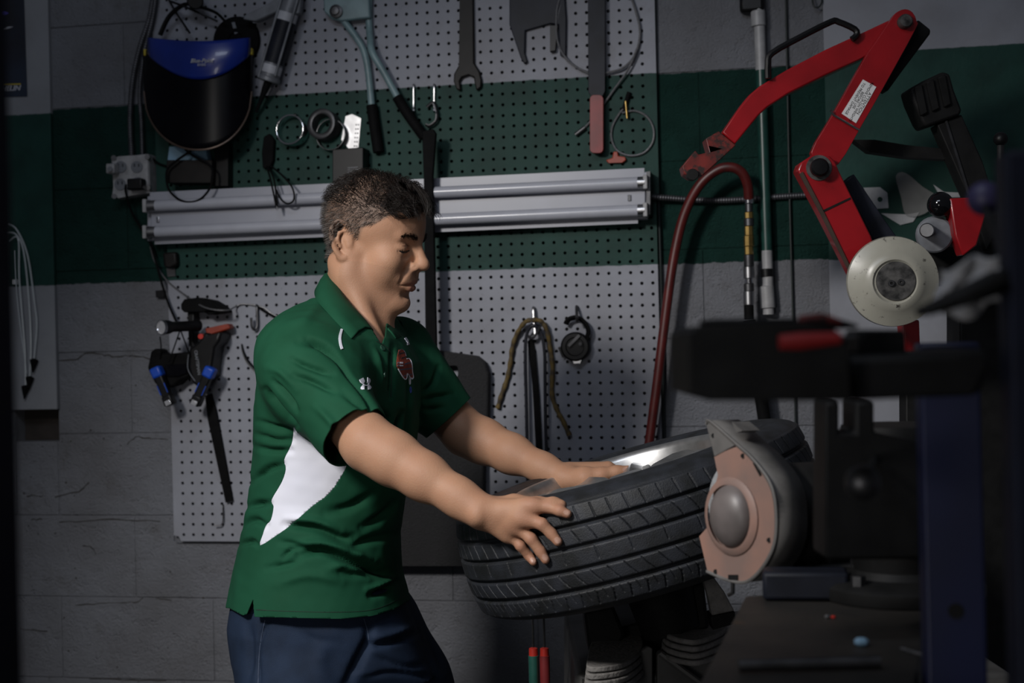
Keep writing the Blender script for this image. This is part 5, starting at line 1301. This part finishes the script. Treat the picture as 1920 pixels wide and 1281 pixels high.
TVv = folds(TVv, vnormals(TVv, TQ), [
    ([(692, 1175), (690, 1205), (672, 1240), (650, 1285)], 9, -.016), ([(690, 1213), (730, 1205), (782, 1188)], 6, -.010), ([(692, 1196), (735, 1190), (775, 1175)], 7, .006),
    ([(505, 1165), (492, 1190), (484, 1230), (486, 1285)], 4, -.006), ([(465, 1165), (470, 1230), (460, 1285)], 8, -.008), ([(487, 1207), (482, 1232)], 10, .004),
    ([(620, 1190), (600, 1240), (610, 1285)], 16, .006), ([(700, 1230), (760, 1250), (800, 1245)], 6, -.005), ([(690, 1270), (740, 1262), (820, 1272)], 6, -.005), ([(560, 1180), (590, 1200), (640, 1205)], 8, -.004), ([(795, 1150), (800, 1190), (830, 1250)], 5, -.006)])
me = np_mesh('trousers', TVv-PO_, TQ); trou = link('trousers', me, 'trouser_navy', person)
TRB = BVHTree.FromPolygons([Vector(v) for v in TVv], TQ.tolist())
mat('stitch', (.05, .07, .12), .8)
def stripe(name, pts, wpx, bvh, m, parent, off=.0006):
    q = spline(pts, 6) if len(pts) > 2 else pts; l = []; r = []
    for i, p in enumerate(q):
        a, c = q[max(0, i-1)], q[min(len(q)-1, i+1)]; dx, dy = c[0]-a[0], c[1]-a[1]; n_ = math.hypot(dx, dy) or 1; ww = wpx/2
        l.append((p[0]-dy/n_*ww, p[1]+dx/n_*ww)); r.append((p[0]+dy/n_*ww, p[1]-dx/n_*ww))
    return decal(name, [l+r[::-1]], bvh, m, parent, off, 6)
stripe('pocket_seam', [(497, 1163), (490, 1195), (486, 1230), (484, 1281)], 1.5, TRB, 'stitch', trou)
stripe('fly_seam', [(682, 1160), (688, 1180), (692, 1200)], 1.5, TRB, 'stitch', trou)
# shoes
mat('shoe_black', (.012, .012, .013), .5)
for an in (AN, AF):
    sh = Field(); f2 = RT0*.9-FW*.25
    sh.chain([Vector((an.x, an.y, .075)), Vector((an.x, an.y, .045))+f2*.02, Vector((an.x, an.y, .036))+f2*.20], [.045, .042, .034], .03)
    sv, sq = sh.mesh(np.array([an.x-.2, an.y-.2, .001]), np.array([an.x+.35, an.y+.2, .13]), .006)
    sv[:, 2] = np.maximum(sv[:, 2], .004)
    link('shoe', np_mesh('shoe', sv-PO_, sq), 'shoe_black', person)

# ---------------------------------------------------------------- polo shirt
def cloth_mat(name, c, c2):
    return mat(name, c, .8, col2=c2, vscale=14, bump=.12, bscale=1500, spec=.18)
cloth_mat('polo_green', (.0085, .068, .034), (.0070, .058, .028))
cloth_mat('polo_white', (.76, .77, .85), (.72, .73, .82))
sh = Field()
sh.fn(loft([(572, 592, 690, .08, 2.535), (590, 557, 712, .125, 2.535), (608, 531, 732, .160, 2.535), (635, 507, 760, .185, 2.535), (680, 490, 786, .195), (760, 481, 789, .180), (850, 478, 778, .165), (930, 470, 762, .160), (1000, 456, 750, .168), (1070, 441, 753, .180), (1125, 431, 768, .190), (1200, 428, 782, .196)], 2.53, 2.2), .03)
SEN, SEF = P(666, 819, 2.250), P(840, 784, 2.665)
sh.chain([P(560, 662, 2.405), P(585, 705, 2.352), SEN+(SEN-P(585, 705, 2.352)).normalized()*.03], [.070, .072, .0560], .045)
sh.chain([P(742, 668, 2.66), SEF+(SEF-P(742, 668, 2.66)).normalized()*.03], [.075, .0520], .04)
sh.cone(P(580, 615, 2.46), P(640, 590, 2.53), .04, .035, .04)
slo = A(P(420, 1210, 2.3)); shi = A(P(930, 500, 2.8)); allc = np.array([A(P(x, y, d)) for x in (400, 930) for y in (480, 1220) for d in (2.05, 2.85)])
SV, SQ = sh.mesh(allc.min(0), allc.max(0), .0034)
sn = vnormals(SV, SQ)
FOLDS = [
    ([(560, 1040), (603, 1032), (650, 1049), (691, 1065), (744, 1084)], 8, -.012), ([(545, 1028), (600, 1018), (655, 1034), (700, 1052)], 9, .006), ([(530, 1046), (548, 1030), (575, 1028)], 5, -.006),
    ([(697, 1116), (722, 1106), (746, 1093)], 7, -.011), ([(690, 1105), (720, 1094), (745, 1081)], 6, .006), ([(640, 1075), (690, 1078), (725, 1075)], 7, -.005), ([(610, 1070), (650, 1060), (690, 1085)], 8, .004),
    ([(535, 985), (588, 990), (640, 1010), (662, 1008)], 8, -.009), ([(540, 975), (592, 978), (640, 995)], 8, .005), ([(525, 1016), (588, 1028)], 6, -.005), ([(657, 1030), (691, 1014), (738, 1003)], 8, -.006), ([(610, 962), (660, 950), (700, 925)], 9, -.006), ([(680, 990), (715, 970), (740, 945)], 8, -.006),
    ([(463, 952), (485, 945), (505, 944)], 6, -.008), ([(455, 990), (475, 975), (500, 985)], 6, -.006), ([(447, 1022), (470, 1015), (484, 1022)], 5, -.006), ([(470, 905), (500, 880), (530, 872)], 6, -.007), ([(478, 838), (505, 845), (545, 845)], 6, -.006), ([(482, 815), (515, 825), (548, 825)], 5, -.005), ([(485, 790), (520, 802), (550, 808)], 5, -.005),
    ([(500, 1065), (540, 1058), (560, 1050)], 6, -.004), ([(520, 1095), (580, 1080), (640, 1092)], 9, .003),
    ([(547, 675), (575, 688), (622, 702)], 6, -.0055), ([(551, 706), (585, 716), (625, 734)], 6, -.0055), ([(560, 640), (600, 648), (632, 675)], 8, -.006), ([(497, 731), (520, 765), (552, 800)], 6, -.010), ([(512, 715), (540, 745), (556, 770)], 5, -.006), ([(500, 690), (530, 700), (556, 730)], 8, .004), ([(640, 735), (668, 755), (700, 770)], 7, -.004), ([(590, 760), (620, 790), (632, 815)], 8, .004), ([(575, 634), (619, 656), (655, 705), (690, 750), (712, 782)], 5, -.006), ([(540, 610), (575, 600), (600, 570)], 10, .004),
    ([(737, 650), (735, 690), (733, 745)], 5, -.005), ([(753, 775), (746, 800), (738, 830)], 5, -.009), ([(716, 770), (728, 790), (720, 820)], 6, -.006), ([(770, 700), (768, 760), (765, 830)], 6, -.006), ([(700, 650), (712, 690), (716, 730)], 6, .003),
    ([(792, 735), (812, 718), (822, 690)], 5, -.006), ([(790, 750), (830, 742), (850, 740)], 5, -.006), ([(792, 770), (830, 765)], 5, -.005), ([(782, 700), (786, 740), (790, 790)], 6, -.010)]
SV = folds(SV, sn, [(p_, w_*.9, a_*1.7) for p_, w_, a_ in FOLDS])
# light irregular drape over the whole cloth
def lump(V, sc, seed):
    r = np.random.RandomState(seed); o = np.zeros(len(V))
    for _ in range(14):
        kx = r.normal(size=3)*sc; o += np.sin(V@kx+r.uniform(0, 6.3))
    return o/14
SV = SV + sn*(lump(SV, 40, 3)*.0035+lump(SV, 110, 5)*.0012)[:, None]
ST = tri(SQ)
# open the sleeves, the hem and the neck
def poly_sdf(V, poly, dmax):
    x, y, d = proj(V); n = len(poly); D = seg_dist(x, y, list(poly)+[poly[0]]); ins = np.zeros(len(x), bool)
    for i in range(n):
        x0, y0 = poly[i]; x1, y1 = poly[(i+1) % n]
        c = ((y0 > y) != (y1 > y)) & (x < (x1-x0)*(y-y0)/(y1-y0+1e-12)+x0); ins ^= c
    s = np.where(ins, -D, D); return np.where(d > dmax, np.abs(D)+5, s)
def sleeve_cut(V, c, ax, rad):
    q = V-A(c); h = q@A(ax); r = np.linalg.norm(q-h[:, None]*A(ax), axis=1)
    return np.where(r < rad, h, -1.0)
axn = (SEN-P(585, 705, 2.352)).normalized(); axf = (SEF-P(742, 668, 2.66)).normalized()
axn = (axn + RT0*.10).normalized(); axf = (axf+RT0*.05).normalized()
for c, ax, rad in ((SEN, axn, .085), (SEF, axf, .075)): SV, ST = clip_tris(SV, ST, sleeve_cut(SV, c, ax, rad))
def hem_f(V):
    x, y, d = proj(V)
    hx_ = [380, 430, 455, 462, 474.5, 476, 560, 640, 700, 740, 770, 830]; hy_ = [1136, 1141, 1154, 1152, 1122, 1157, 1159, 1161, 1155, 1143, 1124, 1112]
    return y-np.interp(x, hx_, hy_)
SV, ST = clip_tris(SV, ST, hem_f(SV))
NC = A(lerp(H(-.012, 0, -.030), NB, .70)); NAx = A((H(-.012, 0, -.030)-NB).normalized())
def neck_f(V):
    q = V-NC; h = q@NAx; r = np.linalg.norm(q-h[:, None]*NAx, axis=1)
    fr = (q@A(hf))
    return np.where((r < .078) & (h > -.05), (h+.010+np.clip(fr, 0, .1)*.35), -1.0)
SV, ST = clip_tris(SV, ST, neck_f(SV))
VNECK = [(618, 505), (622, 535), (650, 566), (680, 596), (698, 618), (716, 648), (723, 628), (726, 600), (735, 570), (700, 530)]
SV, ST = clip_tris(SV, ST, -poly_sdf(SV, VNECK, 2.66))
# white side panel, cut out as its own piece
PANEL = spline([(551, 800), (558, 812), (590, 835), (622, 850), (648, 838), (650, 866), (645, 885), (618, 925), (585, 950), (545, 985), (520, 1003), (488, 1023), (493, 1002), (499, 985), (508, 975), (513, 950), (509, 938), (528, 905), (536, 880), (533, 862), (546, 835), (550, 815)], 3, True)
def onsleeve(V):
    q = V-A(SEN); h = q@A(axn); r = np.linalg.norm(q-h[:, None]*A(axn), axis=1); return (r < .068) & (h > -.22)
f_ = poly_sdf(SV, PANEL, 2.50); f_ = np.where(onsleeve(SV), np.abs(f_)+5, f_)
PV, PT = clip_tris(SV, ST, f_); GV, GT = clip_tris(SV, ST, -f_)
def cloth(name, V, Tt, m, parent, th=.0022):
    o = link(name, np_mesh(name, V-PO_, Tt), m, parent); q = o.modifiers.new('solidify', 'SOLIDIFY'); q.thickness = th; q.offset = -1; return o
shirt = cloth('polo_shirt', GV, GT, 'polo_green', person)
cloth('side_panel', PV, PT, 'polo_white', shirt)['label'] = 'white curved side panel of the shirt'
SHIRT = BVHTree.FromPolygons([Vector(v) for v in SV], ST.tolist())

# collar: a folded band from the neck line out over the shirt
inner = [(700, 618, 2.430), (682, 596, 2.432), (655, 567, 2.455), (630, 533, 2.500), (619, 515, 2.545), (634, 512, 2.60), (668, 528, 2.635), (700, 556, 2.625), (717, 580, 2.595), (722, 604, 2.560), (720, 622, 2.520)]
outer = [(660, 634, 2.375), (640, 612, 2.365), (616, 588, 2.385), (592, 560, 2.455), (592, 540, 2.545), (612, 535, 2.64), (668, 548, 2.70), (722, 574, 2.69), (752, 606, 2.655), (762, 628, 2.60), (742, 634, 2.525)]
ii, oo = spline(inner, 6), spline(outer, 6); rows = []
for t in (0.0, .12, .35, .65, 1.0):
    r_ = []
    for a, c in zip(ii, oo):
        p = P(*a).lerp(P(*c), t); p += UP0*(.010*math.sin(math.pi*min(1, t*1.15))) - FW*.006*math.sin(math.pi*t)*(1 if a[2] < 2.55 else -1)
        if a[0] < 705 and a[2] < 2.52 or a[0] > 716:
            x_, y_, d_ = proj(A(p)[None, :]); h_, n_ = ray(SHIRT, x_[0], y_[0])
            if h_ is not None and depth(h_)-.005 < d_[0]: p = P(x_[0], y_[0], depth(h_)-.005-.002*math.sin(math.pi*t))
        r_.append(p)
    rows.append(r_)
stand = [P(*a)-UP0*.02+(Vector(NC)-P(*a))*.0 for a in ii]
MB().grid([stand]+rows).build('collar', 'polo_green', shirt, smooth=60, solid=.0024, weld=False)
mat('button', (.02, .07, .045), .3)
for x, y in ((717, 653), (721, 703)):
    h, n = ray(SHIRT, x, y)
    if h: MB().lathe([(.001, .002), (.0045, .002), (.0055, .001), (.0055, 0)], h, n if n.dot(FW) < 0 else -n, 14).build('button', 'button', shirt)
stripe('piping', [(640.5, 618), (637, 632), (638, 645), (641, 655)], 4.2, SHIRT, 'polo_white', shirt, .0014)
stripe('piping', [(759, 634), (763, 640), (765, 647)], 3.4, SHIRT, 'polo_white', shirt, .0014)
stripe('placket_edge', [(706, 640), (728, 655), (734, 680), (733, 745)], 2.0, SHIRT, mat('seam_green', (.004, .03, .016), .8), shirt, .0006)
stripe('hem_stitch', [(480, 1144), (560, 1147), (640, 1148), (705, 1142), (760, 1117)], 1.2, SHIRT, 'seam_green', shirt, .0005)
stripe('sleeve_hem', [(618, 826), (655, 812), (698, 776)], 1.2, SHIRT, 'seam_green', shirt, .0005)
# chest logo: two crossed curved strokes
ua = [[(673.5, 712.5), (680.5, 708.5), (683.5, 715.5), (682.0, 718.8), (679.5, 720.0), (675.5, 717.0)], [(688.5, 708.0), (693.0, 710.5), (694.0, 715.0), (692.5, 719.0), (690.5, 720.2), (688.5, 717.8)],
      [(676.5, 727.0), (680.0, 721.5), (682.5, 723.0), (683.0, 731.0), (679.5, 731.0), (676.0, 729.5)], [(688.5, 723.0), (691.0, 721.0), (694.0, 724.0), (696.0, 727.0), (693.5, 730.5), (690.0, 731.0)]]
decal('logo', ua, SHIRT, 'polo_white', shirt, .0010, 3)
stripe('logo', [(681, 720.5), (683.2, 717.6), (686, 716.6), (688.8, 717.6), (691, 720.5), (688.8, 723), (686, 723.8), (683.2, 723), (681, 720.5)], 1.6, SHIRT, 'polo_white', shirt, .0011)
# embroidered emblem on the far chest
mat('emb_red', (.30, .045, .02), .7, var=.4, vscale=120); mat('emb_grey', (.12, .11, .15), .7); mat('emb_dark', (.02, .014, .014), .7); mat('emb_blue', (.05, .09, .4), .7)
em = lambda pts: [(660+x/8.007, 620+y/8.006) for x, y in pts]
shape = em([(700, 290), (740, 285), (785, 320), (805, 380), (815, 425), (850, 425), (880, 460), (895, 520), (900, 600), (905, 660), (915, 700), (895, 720), (860, 690), (840, 640), (822, 650), (815, 700), (800, 730), (770, 710), (735, 660), (700, 590), (670, 540), (668, 470), (680, 380)])
emb = decal('emblem', [shape], SHIRT, 'emb_red', shirt, .0009, 4)
for k, (y, m_) in enumerate(((340, 'emb_dark'), (405, 'emb_dark'), (490, 'emb_grey'), (575, 'emb_grey'), (665, 'emb_grey'))):
    x0, x1 = ((700, 790), (735, 805), (785, 885), (705, 895), (770, 890))[k]
    decal('emblem_band', [em([(x0, y+6), (x1, y-18), (x1, y), (x0, y+26)])], SHIRT, m_, emb, .0012, 4)
stripe('emblem_outline', em([(815, 428), (850, 425), (880, 460), (895, 520), (902, 620), (915, 700), (897, 720), (860, 690), (825, 645), (818, 700), (800, 732), (770, 712), (735, 660), (690, 575)]), 1.1, SHIRT, 'polo_white', emb, .0014)
stripe('emblem_outline', em([(690, 330), (735, 285), (785, 320), (808, 390)]), .7, SHIRT, 'emb_grey', emb, .0014)
stripe('emblem_outline', em([(850, 690), (857, 790), (870, 800), (872, 700)]), .9, SHIRT, 'polo_white', emb, .0014)
stripe('emblem_outline', em([(875, 840), (866, 890), (875, 935), (886, 890), (875, 840)]), 1.0, SHIRT, 'emb_blue', emb, .0014)
for y, n in ((488, 5), (527, 5)):
    for k in range(n): decal('emblem_mark', [em([(676+k*18, y-10), (687+k*18, y-11), (686+k*18, y+9), (676+k*18, y+10)])], SHIRT, 'polo_white' if k > 1 else 'emb_grey', emb, .0014, 4)

# ---------------------------------------------------------------- hair
m, N, L, b = nodes_of('hair_mat'); MATS['hair_mat'] = m
at = N.new('ShaderNodeAttribute'); at.attribute_name = 'hue'; cr = N.new('ShaderNodeValToRGB'); L.new(at.outputs['Fac'], cr.inputs[0])
cr.color_ramp.elements[0].color = (.006, .0045, .004, 1); cr.color_ramp.elements[1].color = (.20, .18, .165, 1)
e = cr.color_ramp.elements.new(.45); e.color = (.030, .020, .015, 1)
L.new(cr.outputs['Color'], b.inputs['Base Color']); b.inputs['Roughness'].default_value = .42; b.inputs['Specular IOR Level'].default_value = .35
hv = BV[(hair_mask(hl_) > .5)]; hn = vnormals(BV, BQ)[(hair_mask(hl_) > .5)]; hloc = hl_[hair_mask(hl_) > .5]
rs_ = np.random.RandomState(11); VV = []; FFc = []; HU = []
HX, HY, HZ = A(hx), A(hy), A(hz)
def strand(p, dirs, ln, r0, hue, n=6, curl=0.0, ph=0.0, nrm=None):
    """a tapering three-sided hair following a list of blended directions"""
    q = [p]; d = None
    for i in range(n):
        t = i/(n-1); d = dirs(t); d = d/np.linalg.norm(d)
        if curl:
            s1 = np.cross(d, HY); s1 /= np.linalg.norm(s1)+1e-9
            d = d + (s1*math.sin(ph+t*5.0)+HY*math.cos(ph+t*5.0)*.6)*curl
            d /= np.linalg.norm(d)
        q.append(q[-1]+d*ln/n)
    o = len(VV)
    for i, c in enumerate(q):
        t = i/(len(q)-1); r = r0*(1-.8*t)
        dd = q[min(i+1, len(q)-1)]-q[max(0, i-1)]; dd /= np.linalg.norm(dd)+1e-9
        a1 = np.cross(dd, nrm if nrm is not None else HZ); a1 /= np.linalg.norm(a1)+1e-9; a2 = np.cross(dd, a1)
        for k in range(3):
            an = k*2.094; VV.append(c+(a1*math.cos(an)+a2*math.sin(an))*r); HU.append(hue)
    for i in range(len(q)-1):
        for k in range(3): FFc.append((o+i*3+k, o+i*3+(k+1) % 3, o+i*3+3+(k+1) % 3, o+i*3+3+k))
idx = rs_.choice(len(hv), 7200, replace=len(hv) < 7200)
for i in idx:
    p = hv[i]-hn[i]*.001; l = hloc[i]; nr = hn[i]
    top = np.clip((l[2]-.056)/.030, 0, 1)                # 0 on the cropped sides, 1 on the crown
    if top < .35 and rs_.rand() < .99:
        ln = .0085+.009*top+rs_.rand()*.004
        flow = -HX*.75-HZ*.55
        hue = np.clip(.30+rs_.rand()**2*.75*(1 if l[2] < .05 else .6)-.15*top, 0, 1)
        strand(p, lambda t: nr*(.55-.35*t)+flow*(.5+.6*t)+rs_.normal(size=3)*.12, ln, .00042, hue, 4, nrm=nr)
    else:
        ln = .017+.014*top*rs_.rand()+.012*(l[0] > .04)-.006*(l[0] < -.03)
        fwd = np.clip((l[0]+.02)/.08, 0, 1)
        flow = HX*(.9*fwd-.25*(1-fwd))-HY*.30
        hue = np.clip(rs_.rand()*.22+(rs_.rand() < .06)*.4, 0, 1); ph = rs_.rand()*6.3
        strand(p, lambda t: nr*(.50-.75*t)+flow*(.45+.7*t)-HZ*.15*t*t, ln, .00055, hue, 7, .55, ph, nrm=nr)
# curled fringe falling on the forehead
fr = np.argwhere((hloc[:, 0] > .048) & (hloc[:, 2] > .064) & (hloc[:, 1] < .035) & (hloc[:, 1] > -.058)).ravel()
for c in range(34):
    ci = rs_.choice(fr); base = hv[ci]; ph = rs_.rand()*6.3; cu = .55+rs_.rand()*.5; ln0 = .036+rs_.rand()*.022; sd = rs_.normal()*.35
    for k in range(16):
        p = base+rs_.normal(size=3)*.0022
        strand(p, lambda t: hn[ci]*(.75-.78*t)+HX*(.55-.45*t)-HZ*(.15+.85*t)+HY*(sd-.30), ln0*(.85+.3*rs_.rand()), .00055, np.clip(rs_.rand()*.3, 0, 1), 9, cu, ph+rs_.normal()*.12, nrm=hn[ci])
def lock(px, n, lift=.007):                              # a curl hanging over the forehead
    base = []
    for x, y in spline(px, 4):
        h, _ = ray(BODY, x, y); base.append(A(P(x, y, (depth(h) if h else 2.47)-lift)))
    base = np.array(base)
    for k in range(1, len(base)): base[k] = base[k]*.6+base[k-1]*.4 if abs(np.linalg.norm(base[k]-base[k-1])) > .02 else base[k]
    for _ in range(n):
        j = rs_.normal(size=3)*.0016; sp = rs_.normal(size=3)*.0022; hue = np.clip(rs_.rand()*.3, 0, 1); o = len(VV)
        m_ = len(base)
        for i, c in enumerate(base):
            t = i/(m_-1); c = c+j+sp*t; r = .00055*(1-.75*t)
            dd = base[min(i+1, m_-1)]-base[max(0, i-1)]; dd = dd/(np.linalg.norm(dd)+1e-9); a1 = np.cross(dd, FA); a1 /= np.linalg.norm(a1)+1e-9; a2 = np.cross(dd, a1)
            for q in range(3): VV.append(c+(a1*math.cos(q*2.094)+a2*math.sin(q*2.094))*r); HU.append(hue)
        for i in range(m_-1):
            for q in range(3): FFc.append((o+i*3+q, o+i*3+(q+1) % 3, o+i*3+3+(q+1) % 3, o+i*3+3+q))
for px in ([(733, 348), (730, 372), (734, 394), (746, 406), (762, 407), (770, 398)], [(745, 346), (748, 378), (758, 400), (772, 406), (783, 398), (786, 386)], [(757, 346), (764, 374), (772, 392), (784, 396)], [(766, 346), (778, 372), (790, 392), (802, 402)],
           [(776, 348), (790, 368), (799, 390), (806, 408)], [(784, 350), (796, 366), (803, 384), (801, 400)], [(738, 344), (742, 366), (752, 384), (764, 386)], [(750, 342), (770, 360), (784, 380), (790, 398)], [(728, 350), (738, 376), (752, 392), (768, 392)]):
    lock(px, 22)
def hair_obj(name, parent):
    V = np.array(VV); Q = np.array(FFc); me = np_mesh(name, V-PO_, Q)
    a = me.attributes.new('hue', 'FLOAT', 'POINT'); a.data.foreach_set('value', np.array(HU, np.float32))
    o = link(name, me, 'hair_mat', parent); o['kind'] = 'stuff'; return o
hair_obj('hair', person)
VV.clear(); FFc.clear(); HU.clear()
for s in (-1, 1):                                       # eyebrows
    for k in range(330):
        t = rs_.rand(); y = s*(.013+.034*t); z = .0215+.009*math.sin(t*2.2)-.003*t+rs_.normal()*.0024*(1.3-t*.6)
        o = H(.14, y*1.1, z); pt = H(.08, y, z); h = BODY.ray_cast(o, (pt-o).normalized())
        if not h[0]: continue
        nr = A(h[1] if h[1].dot(hx) > 0 else -h[1]); 
        strand(A(h[0]), lambda u: nr*(.35-.3*u)+HY*s*.8+HZ*(.35-.5*t), .0085, .00034, .1+rs_.rand()*.2, 4, nrm=nr)
hair_obj('eyebrows', person)
